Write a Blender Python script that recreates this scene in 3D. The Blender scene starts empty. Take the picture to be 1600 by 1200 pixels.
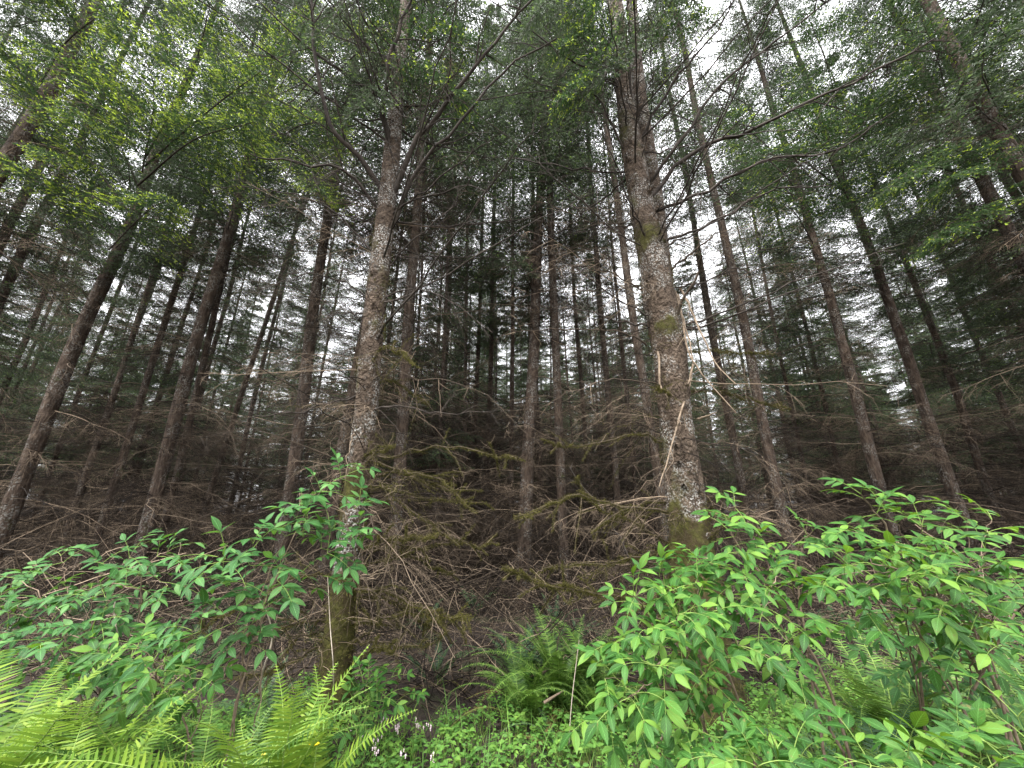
import bpy, math, random
import numpy as np
from math import radians, sin, cos, pi
from mathutils import Vector

SC = bpy.context.scene
COL = SC.collection
random.seed(7)

# ------------------------------------------------------------------ camera, sky, sun, exposure
PITCH = radians(18.5); CAMH = 1.6; FPX = 601.0
cam_d = bpy.data.cameras.new("camera"); cam = bpy.data.objects.new("camera", cam_d); COL.objects.link(cam)
cam_d.sensor_width = 36; cam_d.lens = FPX / 1600 * 36; cam_d.clip_start = 0.05; cam_d.clip_end = 1500
cam.location = (0, 0, CAMH); cam.rotation_euler = (pi / 2 + PITCH, 0, 0); SC.camera = cam

SUN_EL, SUN_AZ = radians(64), radians(212)      # azimuth clockwise from +Y: behind the camera, a little to its left
w = bpy.data.worlds.new("World"); SC.world = w; w.use_nodes = True
nt = w.node_tree; bg = nt.nodes['Background']
sky = nt.nodes.new('ShaderNodeTexSky'); sky.sky_type = 'NISHITA'; sky.sun_disc = False
sky.sun_elevation = SUN_EL; sky.sun_rotation = SUN_AZ; sky.dust_density = 6; sky.air_density = 1.0; sky.ozone_density = 1.0
hs = nt.nodes.new('ShaderNodeHueSaturation'); hs.inputs['Saturation'].default_value = 0.16; hs.inputs['Value'].default_value = 1.0
tcw = nt.nodes.new('ShaderNodeTexCoord'); nz = nt.nodes.new('ShaderNodeTexNoise'); nz.inputs['Scale'].default_value = 2.2; nz.inputs['Detail'].default_value = 5
rmp = nt.nodes.new('ShaderNodeMapRange'); rmp.inputs[1].default_value = .3; rmp.inputs[2].default_value = .7; rmp.inputs[3].default_value = .75; rmp.inputs[4].default_value = 1.25
mixw = nt.nodes.new('ShaderNodeMix'); mixw.data_type = 'RGBA'; mixw.blend_type = 'MIX'; mixw.inputs[0].default_value = 0.85
grey = nt.nodes.new('ShaderNodeVectorMath'); grey.operation = 'SCALE'; grey.inputs[0].default_value = (7.9, 7.95, 8.2)
nt.links.new(tcw.outputs['Generated'], nz.inputs['Vector']); nt.links.new(nz.outputs[0], rmp.inputs[0]); 
sx_ = nt.nodes.new('ShaderNodeSeparateXYZ'); nt.links.new(tcw.outputs['Generated'], sx_.inputs[0])
el = nt.nodes.new('ShaderNodeMapRange'); el.inputs[1].default_value = 0; el.inputs[2].default_value = 1; el.inputs[3].default_value = .42; el.inputs[4].default_value = 1.3; nt.links.new(sx_.outputs[2], el.inputs[0])
mu = nt.nodes.new('ShaderNodeMath'); mu.operation = 'MULTIPLY'; nt.links.new(rmp.outputs[0], mu.inputs[0]); nt.links.new(el.outputs[0], mu.inputs[1]); nt.links.new(mu.outputs[0], grey.inputs['Scale'])
nt.links.new(sky.outputs[0], hs.inputs['Color']); nt.links.new(hs.outputs[0], mixw.inputs[6]); nt.links.new(grey.outputs[0], mixw.inputs[7])
nt.links.new(mixw.outputs[2], bg.inputs['Color']); bg.inputs['Strength'].default_value = 0.125

sd = bpy.data.lights.new("sun", 'SUN'); sd.energy = 1.5; sd.angle = radians(14); sd.color = (1, .97, .92)
sun = bpy.data.objects.new("sun", sd); COL.objects.link(sun)
sdir = Vector((sin(SUN_AZ) * cos(SUN_EL), cos(SUN_AZ) * cos(SUN_EL), sin(SUN_EL)))
sun.rotation_euler = sdir.to_track_quat('Z', 'Y').to_euler()
SC.view_settings.view_transform = 'Standard'; SC.view_settings.look = 'None'; SC.view_settings.gamma = 1
SC.view_settings.exposure = 2.35
SC.render.engine = 'CYCLES'
SC.cycles.max_bounces = 6; SC.cycles.diffuse_bounces = 5; SC.cycles.glossy_bounces = 1; SC.cycles.transmission_bounces = 4
SC.cycles.caustics_reflective = False; SC.cycles.caustics_refractive = False

# ------------------------------------------------------------------ helpers
cp, sp_ = cos(PITCH), sin(PITCH)
def P(px, py, Y, dz=0):
    """point seen at photo pixel (px, py) standing in the vertical plane y = Y"""
    x, y = (px - 800) / FPX, -(py - 600) / FPX
    d = np.array([x, cp - sp_ * y, sp_ + cp * y])
    t = Y / d[1]
    return np.array([0, 0, CAMH]) + d * t + np.array([0, 0, dz])
def pxm(px, py, Y):
    """metres per photo pixel there"""
    y = -(py - 600) / FPX
    return (Y / (cp - sp_ * y)) / FPX
def G(px, py):
    x, y = (px - 800) / FPX, -(py - 600) / FPX
    d = np.array([x, cp - sp_ * y, sp_ + cp * y]); t = CAMH / max(1e-3, -d[2])
    return d * t + np.array([0, 0, CAMH])
def unit(v):
    return v / np.maximum(np.linalg.norm(v, axis=-1, keepdims=True), 1e-9)
def hash3(ix, iy, iz, s):
    n = (ix * 73856093) ^ (iy * 19349663) ^ (iz * 83492791) ^ (s * 2654435)
    n = n.astype(np.int64) & 0x7fffffff
    n = ((n >> 13) ^ n) & 0x7fffffff
    return ((n * (n * n * 15731 + 789221) + 1376312589) & 0x7fffffff) / 0x7fffffff
def noise(p, s=1):
    p = np.asarray(p, float); i = np.floor(p).astype(np.int64); f = p - i; f = f * f * (3 - 2 * f); r = 0
    for a in (0, 1):
        for b in (0, 1):
            for c in (0, 1):
                wgt = (f[..., 0] if a else 1 - f[..., 0]) * (f[..., 1] if b else 1 - f[..., 1]) * (f[..., 2] if c else 1 - f[..., 2])
                r = r + wgt * hash3(i[..., 0] + a, i[..., 1] + b, i[..., 2] + c, s)
    return r * 2 - 1

class MB:
    """collects vertices, quads / triangles and a per-vertex colour attribute (r, g, b = three free numbers)"""
    def __init__(s): s.v = []; s.f = []; s.c = []; s.n = 0; s.m = []
    def add(s, V, F, C=None, mat=0):
        V = np.asarray(V, np.float32).reshape(-1, 3); F = np.asarray(F, np.int64)
        if C is None: C = np.zeros((len(V), 3), np.float32)
        C = np.broadcast_to(np.asarray(C, np.float32), (len(V), 3))
        s.v.append(V); s.c.append(C); s.f.append(F + s.n); s.m.append(np.full(len(F), mat, np.int32)); s.n += len(V)
    def build(s, name, mats, parent=None, smooth=False, kind=None):
        me = bpy.data.meshes.new(name)
        V = np.concatenate(s.v); C = np.concatenate(s.c)
        loops = np.concatenate([f.ravel() for f in s.f]); tot = np.concatenate([np.full(len(f), f.shape[1], np.int32) for f in s.f])
        st = np.concatenate([[0], np.cumsum(tot)[:-1]]).astype(np.int32)
        me.vertices.add(len(V)); me.vertices.foreach_set('co', V.ravel())
        me.loops.add(len(loops)); me.loops.foreach_set('vertex_index', loops.astype(np.int32))
        me.polygons.add(len(tot)); me.polygons.foreach_set('loop_start', st); me.polygons.foreach_set('loop_total', tot)
        me.polygons.foreach_set('material_index', np.concatenate(s.m))
        if smooth: me.polygons.foreach_set('use_smooth', np.ones(len(tot), bool))
        at = me.color_attributes.new('d', 'FLOAT_COLOR', 'POINT')
        at.data.foreach_set('color', np.concatenate([C, np.ones((len(C), 1), np.float32)], 1).ravel())
        me.update(); me.validate()
        for m in (mats if isinstance(mats, (list, tuple)) else [mats]): me.materials.append(m)
        o = bpy.data.objects.new(name, me); COL.objects.link(o)
        if parent: o.parent = parent
        return o

def tubes(mb, pts, rad, S=3, C=None, mat=0):
    """pts (B,K,3), rad (B,K): B tubes at once"""
    pts = np.asarray(pts, float); B, K, _ = pts.shape; rad = np.broadcast_to(rad, (B, K))
    t = np.gradient(pts, axis=1) if K > 2 else np.repeat(pts[:, 1:] - pts[:, :1], 2, 1)
    t = unit(t)
    ref = np.where(np.abs(t[:, :1, 2:3]) > .8, np.array([1., 0.1, 0]), np.array([0, 0, 1.]))
    a = unit(np.cross(t, ref)); b = np.cross(t, a)
    th = np.arange(S) * 2 * pi / S
    V = pts[:, :, None] + rad[:, :, None, None] * (a[:, :, None] * np.cos(th)[:, None] + b[:, :, None] * np.sin(th)[:, None])
    i = np.arange(K - 1)[:, None] * S; j = np.arange(S)[None]; j2 = (j + 1) % S
    q = np.stack([i + j, i + j2, i + S + j2, i + S + j], -1).reshape(-1, 4)
    F = (np.arange(B)[:, None, None] * K * S + q[None]).reshape(-1, 4)
    if C is not None: C = np.repeat(np.asarray(C, np.float32).reshape(B, -1, 3) if np.asarray(C).ndim > 1 else np.broadcast_to(C, (B, 1, 3)), 1, 0); C = np.broadcast_to(C, (B, K, 3))[:, :, None].repeat(S, 2).reshape(-1, 3)
    mb.add(V.reshape(-1, 3), F, C, mat)

def rhombi(mb, base, d, side, L, W, C=None, mat=0):
    """one narrow four-sided needle tuft each"""
    L = np.asarray(L)[..., None]; W = np.asarray(W)[..., None]
    V = np.stack([base, base + d * L * .45 + side * W * .5, base + d * L, base + d * L * .45 - side * W * .5], 1)
    N = len(base); F = np.arange(N * 4).reshape(N, 4)
    if C is not None: C = np.repeat(C, 4, 0)
    mb.add(V.reshape(-1, 3), F, C, mat)

PROF_LEAF = [(0, .05), (.12, .45), (.3, .92), (.48, 1), (.66, .82), (.84, .42), (1, .02)]
PROF_PINNA = [(0, .85), (.15, 1), (.6, .75), (1, .05)]
PROF_GRASS = [(0, .6), (.35, 1), (.7, .7), (1, .04)]
def blades(mb, base, d, nrm, L, W, prof=PROF_LEAF, fold=.25, curl=.25, wav=0, rnd=None, rng=np.random, mat=0):
    """leaf blades: two half blades folded on the midrib, curling down along their length. d, nrm unit (N,3)"""
    N = len(base); K = len(prof)
    s = np.array([p[0] for p in prof]); wd = np.array([p[1] for p in prof])
    side = unit(np.cross(d, nrm)); nrm = np.cross(side, d)
    L = np.broadcast_to(L, (N,)); W = np.broadcast_to(W, (N,)); curl = np.broadcast_to(curl, (N,))
    ang = curl[:, None] * s[None]
    f = s[None] * np.sinc(ang / pi / 1.0 * .5); drop = s[None] * np.sin(ang * .5)
    mid = base[:, None] + d[:, None] * (f * L[:, None])[..., None] - nrm[:, None] * (drop * L[:, None])[..., None]
    hw = (W[:, None] * .5 * wd[None])
    up = hw * fold
    if wav: up = up + rng.uniform(-wav, wav, (N, K)) * L[:, None] * (wd[None] > .3)
    Lf = mid + side[:, None] * hw[..., None] + nrm[:, None] * up[..., None]
    Rt = mid - side[:, None] * hw[..., None] + nrm[:, None] * up[..., None]
    V = np.stack([Lf, mid, Rt], 2)
    i = np.arange(K - 1)[:, None] * 3; j = np.arange(2)[None]
    q = np.stack([i + j, i + j + 1, i + j + 4, i + j + 3], -1).reshape(-1, 4)
    F = (np.arange(N)[:, None, None] * K * 3 + q[None]).reshape(-1, 4)
    if rnd is None: rnd = rng.uniform(0, 1, N)
    C = np.zeros((N, K, 3, 3), np.float32); C[..., 0] = rnd[:, None, None]; C[..., 1] = np.array([1, 0, 1.])[None, None]; C[..., 2] = s[None, :, None]
    mb.add(V.reshape(-1, 3), F, C.reshape(-1, 3), mat)

def smooth_line(pts, n):
    pts = np.asarray(pts, float); K = len(pts)
    if K == 2: return pts[0] + (pts[1] - pts[0]) * np.linspace(0, 1, n)[:, None]
    pp = np.vstack([2 * pts[0] - pts[1], pts, 2 * pts[-1] - pts[-2]])
    u = np.linspace(0, K - 1 - 1e-6, n); i = u.astype(int); f = (u - i)[:, None]
    a, b, c, d = pp[i], pp[i + 1], pp[i + 2], pp[i + 3]
    return .5 * (2 * b + (c - a) * f + (2 * a - 5 * b + 4 * c - d) * f * f + (3 * b - a - 3 * c + d) * f ** 3)

def tag(o, label, cat, group=None, kind=None):
    if label: o['label'] = label
    if cat: o['category'] = cat
    if group: o['group'] = group
    if kind: o['kind'] = kind
    return o
def empty(name, loc=(0, 0, 0)):
    o = bpy.data.objects.new(name, None); COL.objects.link(o); o.location = loc; o.empty_display_size = .2
    return o
def copy_part(o, parent):
    c = o.copy(); COL.objects.link(c); c.parent = parent
    return c

# ------------------------------------------------------------------ materials
def mat(name):
    m = bpy.data.materials.new(name); m.use_nodes = True; t = m.node_tree; t.nodes.clear()
    return m, t
def N(t, kind, **kw):
    n = t.nodes.new(kind)
    for k, v in kw.items():
        if k.startswith('i_'): n.inputs[k[2:].replace('_', ' ')].default_value = v
        else: setattr(n, k, v)
    return n
def ramp(t, stops):
    r = t.nodes.new('ShaderNodeValToRGB'); e = r.color_ramp.elements
    while len(e) < len(stops): e.new(.5)
    for k, (p, c) in enumerate(stops): e[k].position = p; e[k].color = (*c, 1)
    return r
def mixc(t, fac, a, b, mode='MIX'):
    m = t.nodes.new('ShaderNodeMix'); m.data_type = 'RGBA'; m.blend_type = mode
    for sock, v in ((m.inputs[0], fac), (m.inputs[6], a), (m.inputs[7], b)):
        if isinstance(v, bpy.types.NodeSocket): t.links.new(v, sock)
        elif isinstance(v, (int, float)): sock.default_value = v
        else: sock.default_value = (*v, 1)
    return m.outputs[2]
def math_(t, op, a, b=0.0, clamp=False):
    m = t.nodes.new('ShaderNodeMath'); m.operation = op; m.use_clamp = clamp
    for k, v in enumerate((a, b)):
        if isinstance(v, bpy.types.NodeSocket): t.links.new(v, m.inputs[k])
        else: m.inputs[k].default_value = v
    return m.outputs[0]

def leaf_mat(name, dark, light, trans, tw=.35, rough=.5, vein=True, spec=.2, fresh=None):
    m, t = mat(name)
    at = N(t, 'ShaderNodeAttribute', attribute_name='d'); sep = N(t, 'ShaderNodeSeparateColor'); t.links.new(at.outputs['Color'], sep.inputs[0])
    r = ramp(t, [(0, dark), (.62, light), (1, fresh or light)]); t.links.new(sep.outputs[0], r.inputs[0]); col = r.outputs[0]
    g = N(t, 'ShaderNodeNewGeometry'); nz = N(t, 'ShaderNodeTexNoise', i_Scale=14.0, i_Detail=3.0); t.links.new(g.outputs['Position'], nz.inputs['Vector'])
    col = mixc(t, math_(t, 'MULTIPLY', nz.outputs[0], .6), col, tuple(c * .45 for c in dark))
    sp2 = N(t, 'ShaderNodeTexNoise', i_Scale=55.0, i_Detail=2.0); t.links.new(g.outputs['Position'], sp2.inputs['Vector']); sr = ramp(t, [(.66, (0, 0, 0)), (.72, (1, 1, 1))]); t.links.new(sp2.outputs[0], sr.inputs[0]); col = mixc(t, math_(t, 'MULTIPLY', sr.outputs[0], .7), col, (.13, .085, .03))
    pr = N(t, 'ShaderNodeBsdfPrincipled', i_Roughness=rough); pr.inputs['Specular IOR Level'].default_value = spec
    if vein:
        mid = math_(t, 'LESS_THAN', sep.outputs[1], .07)
        a = math_(t, 'MULTIPLY', sep.outputs[2], 46.0); b = math_(t, 'MULTIPLY', sep.outputs[1], -14.0)
        s = math_(t, 'SINE', math_(t, 'ADD', a, b)); sv = math_(t, 'MULTIPLY', math_(t, 'POWER', math_(t, 'MAXIMUM', s, 0.0), 6.0), .35)
        fac = math_(t, 'ADD', math_(t, 'MULTIPLY', mid, .5), sv, True)
        col = mixc(t, fac, col, tuple(min(1, c * 1.8 + .03) for c in light))
        bp = N(t, 'ShaderNodeBump', i_Strength=.35, i_Distance=.004); t.links.new(math_(t, 'SUBTRACT', 1.0, fac), bp.inputs['Height']); t.links.new(bp.outputs[0], pr.inputs['Normal'])
    t.links.new(col, pr.inputs['Base Color'])
    tl = N(t, 'ShaderNodeBsdfTranslucent'); t.links.new(mixc(t, .6, col, trans), tl.inputs['Color'])
    ms = N(t, 'ShaderNodeMixShader'); ms.inputs[0].default_value = tw
    t.links.new(pr.outputs[0], ms.inputs[1]); t.links.new(tl.outputs[0], ms.inputs[2])
    out = N(t, 'ShaderNodeOutputMaterial'); t.links.new(ms.outputs[0], out.inputs[0])
    return m

def needle_mat(name, dark, mid, tip, tw=.3):
    m, t = mat(name)
    at = N(t, 'ShaderNodeAttribute', attribute_name='d'); sep = N(t, 'ShaderNodeSeparateColor'); t.links.new(at.outputs['Color'], sep.inputs[0])
    oi = N(t, 'ShaderNodeObjectInfo')
    v = math_(t, 'ADD', math_(t, 'MULTIPLY', sep.outputs[0], .75), math_(t, 'MULTIPLY', oi.outputs['Random'], .25))
    r = ramp(t, [(0, dark), (1, mid)]); t.links.new(v, r.inputs[0])
    col = mixc(t, sep.outputs[1], r.outputs[0], tip)
    pr = N(t, 'ShaderNodeBsdfPrincipled', i_Roughness=.6); pr.inputs['Specular IOR Level'].default_value = .3; t.links.new(col, pr.inputs['Base Color'])
    tl = N(t, 'ShaderNodeBsdfTranslucent'); t.links.new(col, tl.inputs['Color'])
    ms = N(t, 'ShaderNodeMixShader'); ms.inputs[0].default_value = tw
    t.links.new(pr.outputs[0], ms.inputs[1]); t.links.new(tl.outputs[0], ms.inputs[2])
    out = N(t, 'ShaderNodeOutputMaterial'); t.links.new(ms.outputs[0], out.inputs[0])
    return m

def bark_mat(name, c1, c2, lichen, moss=None, scale=1.0, bump=.6, vstretch=.35, usemoss=True):
    m, t = mat(name)
    tc = N(t, 'ShaderNodeTexCoord'); mp = N(t, 'ShaderNodeMapping'); mp.inputs['Scale'].default_value = (1, 1, vstretch); t.links.new(tc.outputs['Object'], mp.inputs[0])
    vo = N(t, 'ShaderNodeTexVoronoi', i_Scale=38.0 * scale); vo.feature = 'F1'
    wn = N(t, 'ShaderNodeTexNoise', i_Scale=16.0 * scale, i_Detail=4.0); t.links.new(mp.outputs[0], wn.inputs['Vector']); wm = N(t, 'ShaderNodeVectorMath', operation='MULTIPLY_ADD'); wm.inputs[1].default_value = (.09, .09, .09); t.links.new(wn.outputs['Color'], wm.inputs[0]); t.links.new(mp.outputs[0], wm.inputs[2]); t.links.new(wm.outputs[0], vo.inputs['Vector'])
    n1 = N(t, 'ShaderNodeTexNoise', i_Scale=22.0 * scale, i_Detail=7.0, i_Roughness=.65); t.links.new(mp.outputs[0], n1.inputs['Vector'])
    n2 = N(t, 'ShaderNodeTexNoise', i_Scale=3.5, i_Detail=5.0); t.links.new(tc.outputs['Object'], n2.inputs['Vector'])
    r = ramp(t, [(.32, c1), (.52, tuple((a + b) / 2 for a, b in zip(c1, c2))), (.72, c2)]); t.links.new(n1.outputs[0], r.inputs[0])
    lr = ramp(t, [(.46, (0, 0, 0)), (.56, (1, 1, 1))]); t.links.new(n2.outputs[0], lr.inputs[0])
    n3 = N(t, 'ShaderNodeTexNoise', i_Scale=60.0 * scale, i_Detail=3.0); t.links.new(tc.outputs['Object'], n3.inputs['Vector'])
    l3 = ramp(t, [(.5, (0, 0, 0)), (.58, (1, 1, 1))]); t.links.new(n3.outputs[0], l3.inputs[0])
    col = mixc(t, math_(t, 'MULTIPLY', lr.outputs[0], math_(t, 'MULTIPLY', l3.outputs[0], .8)), r.outputs[0], lichen)
    edge = ramp(t, [(.0, (1, 1, 1)), (.55, (.75, .75, .75)), (.9, (.3, .28, .26))]); t.links.new(vo.outputs['Distance'], edge.inputs[0])
    col = mixc(t, math_(t, 'MULTIPLY', n2.outputs[0], .9), col, edge.outputs[0], 'MULTIPLY')
    if moss:
        at = N(t, 'ShaderNodeAttribute', attribute_name='d'); sep = N(t, 'ShaderNodeSeparateColor'); t.links.new(at.outputs['Color'], sep.inputs[0])
        mm = ramp(t, [(.42, (0, 0, 0)), (.58, (1, 1, 1))]); t.links.new(math_(t, 'ADD', math_(t, 'MULTIPLY', math_(t, 'SUBTRACT', n2.outputs[0], .5), 1.0), sep.outputs[0]), mm.inputs[0])
        n4 = N(t, 'ShaderNodeTexNoise', i_Scale=9.0, i_Detail=5.0, i_Roughness=.7); t.links.new(tc.outputs['Object'], n4.inputs['Vector']); r4 = ramp(t, [(.44, (.06, .04, .024)), (.52, tuple(c * .9 for c in moss)), (.68, tuple(c * 2.0 for c in moss))]); t.links.new(n4.outputs[0], r4.inputs[0]); mc = mixc(t, n3.outputs[0], r4.outputs[0], tuple(c * .5 for c in moss))
        col = mixc(t, mm.outputs[0], col, mc)
    pr = N(t, 'ShaderNodeBsdfPrincipled', i_Roughness=.9); pr.inputs['Specular IOR Level'].default_value = .2; t.links.new(col, pr.inputs['Base Color'])
    h = math_(t, 'ADD', math_(t, 'MULTIPLY', vo.outputs['Distance'], math_(t, 'MULTIPLY', math_(t, 'SUBTRACT', 1.05, mm.outputs[0]), -.8)), n1.outputs[0]) if moss else n1.outputs[0]
    bp = N(t, 'ShaderNodeBump', i_Strength=bump, i_Distance=.03); t.links.new(h, bp.inputs['Height']); t.links.new(bp.outputs[0], pr.inputs['Normal'])
    out = N(t, 'ShaderNodeOutputMaterial'); t.links.new(pr.outputs[0], out.inputs[0])
    return m

def plain_mat(name, c1, c2, scale=30, rough=.85, attr=False):
    m, t = mat(name)
    tc = N(t, 'ShaderNodeTexCoord'); n1 = N(t, 'ShaderNodeTexNoise', i_Scale=float(scale), i_Detail=4.0); t.links.new(tc.outputs['Object'], n1.inputs['Vector'])
    r = ramp(t, [(.3, c1), (.62, tuple(a * .55 + b * .45 for a, b in zip(c1, c2))), (.9, tuple(b * 1.5 for b in c2))] if attr else [(.3, c1), (.7, c2)])
    if attr:
        at = N(t, 'ShaderNodeAttribute', attribute_name='d'); sep = N(t, 'ShaderNodeSeparateColor'); t.links.new(at.outputs['Color'], sep.inputs[0])
        t.links.new(math_(t, 'ADD', math_(t, 'MULTIPLY', n1.outputs[0], .35), math_(t, 'MULTIPLY', math_(t, 'POWER', sep.outputs[0], 1.6), .75)), r.inputs[0])
    else: t.links.new(n1.outputs[0], r.inputs[0])
    pr = N(t, 'ShaderNodeBsdfPrincipled', i_Roughness=rough); pr.inputs['Specular IOR Level'].default_value = .2; t.links.new(r.outputs[0], pr.inputs['Base Color'])
    out = N(t, 'ShaderNodeOutputMaterial'); t.links.new(pr.outputs[0], out.inputs[0])
    return m

M = dict(
    fern_dead=leaf_mat('dead fern', (.06, .035, .018), (.17, .105, .05), (.2, .12, .05), .2, .8, False, .1),
    bark=bark_mat('fir bark', (.032, .022, .016), (.13, .095, .072), (.22, .21, .19), (.05, .06, .015), .55, .7),
    bark_pale=bark_mat('spruce bark', (.036, .025, .018), (.17, .126, .092), (.46, .45, .42), (.068, .064, .018), 1.0, 1.0, .7),
    dead=plain_mat('dead twig', (.014, .010, .0075), (.18, .137, .098), 9, attr=True),
    dead_pale=plain_mat('weathered wood', (.12, .088, .06), (.29, .225, .165), 20),
    limb=plain_mat('live limb', (.025, .02, .017), (.075, .062, .052), 12),
    moss=leaf_mat('moss', (.035, .033, .010), (.105, .095, .028), (.16, .15, .04), .2, .9, False, .1, fresh=(.145, .14, .04)),
    needle=needle_mat('needles', (.034, .052, .028), (.09, .13, .062), (.24, .38, .06), .36),
    needle_edge=needle_mat('fresh-tipped needles', (.026, .05, .018), (.062, .12, .032), (.50, .64, .06), .45),  # bough needles, dark green with yellow-green new growth at the tips
    elder=leaf_mat('elder leaf', (.016, .06, .010), (.056, .16, .027), (.22, .40, .02), .33, .5, fresh=(.19, .33, .05)),
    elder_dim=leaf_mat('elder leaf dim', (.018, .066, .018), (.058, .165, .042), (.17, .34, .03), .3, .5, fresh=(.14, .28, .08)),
    fern=leaf_mat('fern', (.035, .085, .02), (.095, .19, .035), (.2, .36, .045), .35, .5, False, fresh=(.19, .34, .06)),
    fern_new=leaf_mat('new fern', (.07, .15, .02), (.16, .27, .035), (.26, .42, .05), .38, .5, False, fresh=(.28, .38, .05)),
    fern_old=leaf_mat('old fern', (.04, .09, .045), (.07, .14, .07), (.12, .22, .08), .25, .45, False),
    herb=leaf_mat('herb', (.035, .10, .022), (.11, .24, .045), (.22, .42, .05), .35, .5, fresh=(.22, .38, .06)),
    stem=plain_mat('green stem', (.12, .2, .04), (.22, .3, .08), 20),
    stem_brown=plain_mat('shrub stem', (.10, .07, .05), (.27, .2, .15), 25),
    stem_pale=plain_mat('pale stem', (.3, .24, .19), (.52, .45, .38), 25),
    petal=plain_mat('pink petal', (.6, .42, .5), (.75, .62, .66), 60, .6),
    yellow=plain_mat('yellow petal', (.8, .55, .02), (.85, .65, .04), 60, .5),
    cream=plain_mat('cream bud', (.5, .48, .28), (.7, .66, .42), 60, .7),
)

# ------------------------------------------------------------------ ground
def gz(x, y):
    x = np.asarray(x, float); y = np.asarray(y, float)
    p = np.stack([x * .35, y * .35, x * 0], -1)
    return .10 * noise(p, 3) * np.clip((y - 2) / 3, .1, 1) + .035 * noise(p * 5, 5)
def build_ground():
    def axis(lo, hi, near, n, m):
        a = np.linspace(-near, near, n); b = near + (hi - near) * np.linspace(0, 1, m + 1)[1:] ** 2.2
        return np.concatenate([-b[::-1], a, b])
    xs = axis(0, 500, 9, 240, 26); ys = axis(0, 500, 9, 200, 26) + 5
    X, Y = np.meshgrid(xs, ys); Z = gz(X, Y)
    near = (np.abs(X) < 9.5) & (Y > -4) & (Y < 14.5)
    Z = Z + np.where(near, .012 * noise(np.stack([X * 9, Y * 9, X * 0], -1), 9), 0)
    nx, ny = len(xs), len(ys); i = np.arange(ny - 1)[:, None] * nx; j = np.arange(nx - 1)[None]
    F = np.stack([i + j, i + j + 1, i + nx + j + 1, i + nx + j], -1).reshape(-1, 4)
    m, t = mat('forest floor')
    g = N(t, 'ShaderNodeNewGeometry')
    n1 = N(t, 'ShaderNodeTexNoise', i_Scale=1.3, i_Detail=6.0); n2 = N(t, 'ShaderNodeTexNoise', i_Scale=45.0, i_Detail=6.0, i_Roughness=.7); n3 = N(t, 'ShaderNodeTexVoronoi', i_Scale=60.0)
    for n in (n1, n2, n3): t.links.new(g.outputs['Position'], n.inputs['Vector'])
    r = ramp(t, [(.3, (.012, .008, .006)), (.55, (.035, .023, .016)), (.75, (.08, .055, .04))]); t.links.new(n2.outputs[0], r.inputs[0])
    mr = ramp(t, [(.52, (0, 0, 0)), (.64, (1, 1, 1))]); t.links.new(n1.outputs[0], mr.inputs[0])
    col = mixc(t, math_(t, 'MULTIPLY', mr.outputs[0], .6), r.outputs[0], (.055, .075, .02))
    pr = N(t, 'ShaderNodeBsdfPrincipled', i_Roughness=.95); t.links.new(col, pr.inputs['Base Color'])
    bp = N(t, 'ShaderNodeBump', i_Strength=.8, i_Distance=.04); t.links.new(math_(t, 'ADD', n2.outputs[0], math_(t, 'MULTIPLY', n3.outputs['Distance'], .5)), bp.inputs['Height']); t.links.new(bp.outputs[0], pr.inputs['Normal'])
    out = N(t, 'ShaderNodeOutputMaterial'); t.links.new(pr.outputs[0], out.inputs[0])
    mb = MB(); mb.add(np.stack([X, Y, Z], -1).reshape(-1, 3), F)
    o = mb.build('ground', m, smooth=True); o['kind'] = 'structure'
build_ground()

# ------------------------------------------------------------------ conifer pieces
def on_line(A, s):
    """A (B,K,3) polylines, s (B,n) in 0..1 -> points (B,n,3), tangents (B,n,3)"""
    B, K, _ = A.shape; u = np.clip(s, 0, .9999) * (K - 1); i = u.astype(int); f = (u - i)[..., None]
    b = np.arange(B)[:, None]; p0 = A[b, i]; p1 = A[b, i + 1]
    return p0 + (p1 - p0) * f, unit(p1 - p0)

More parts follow.
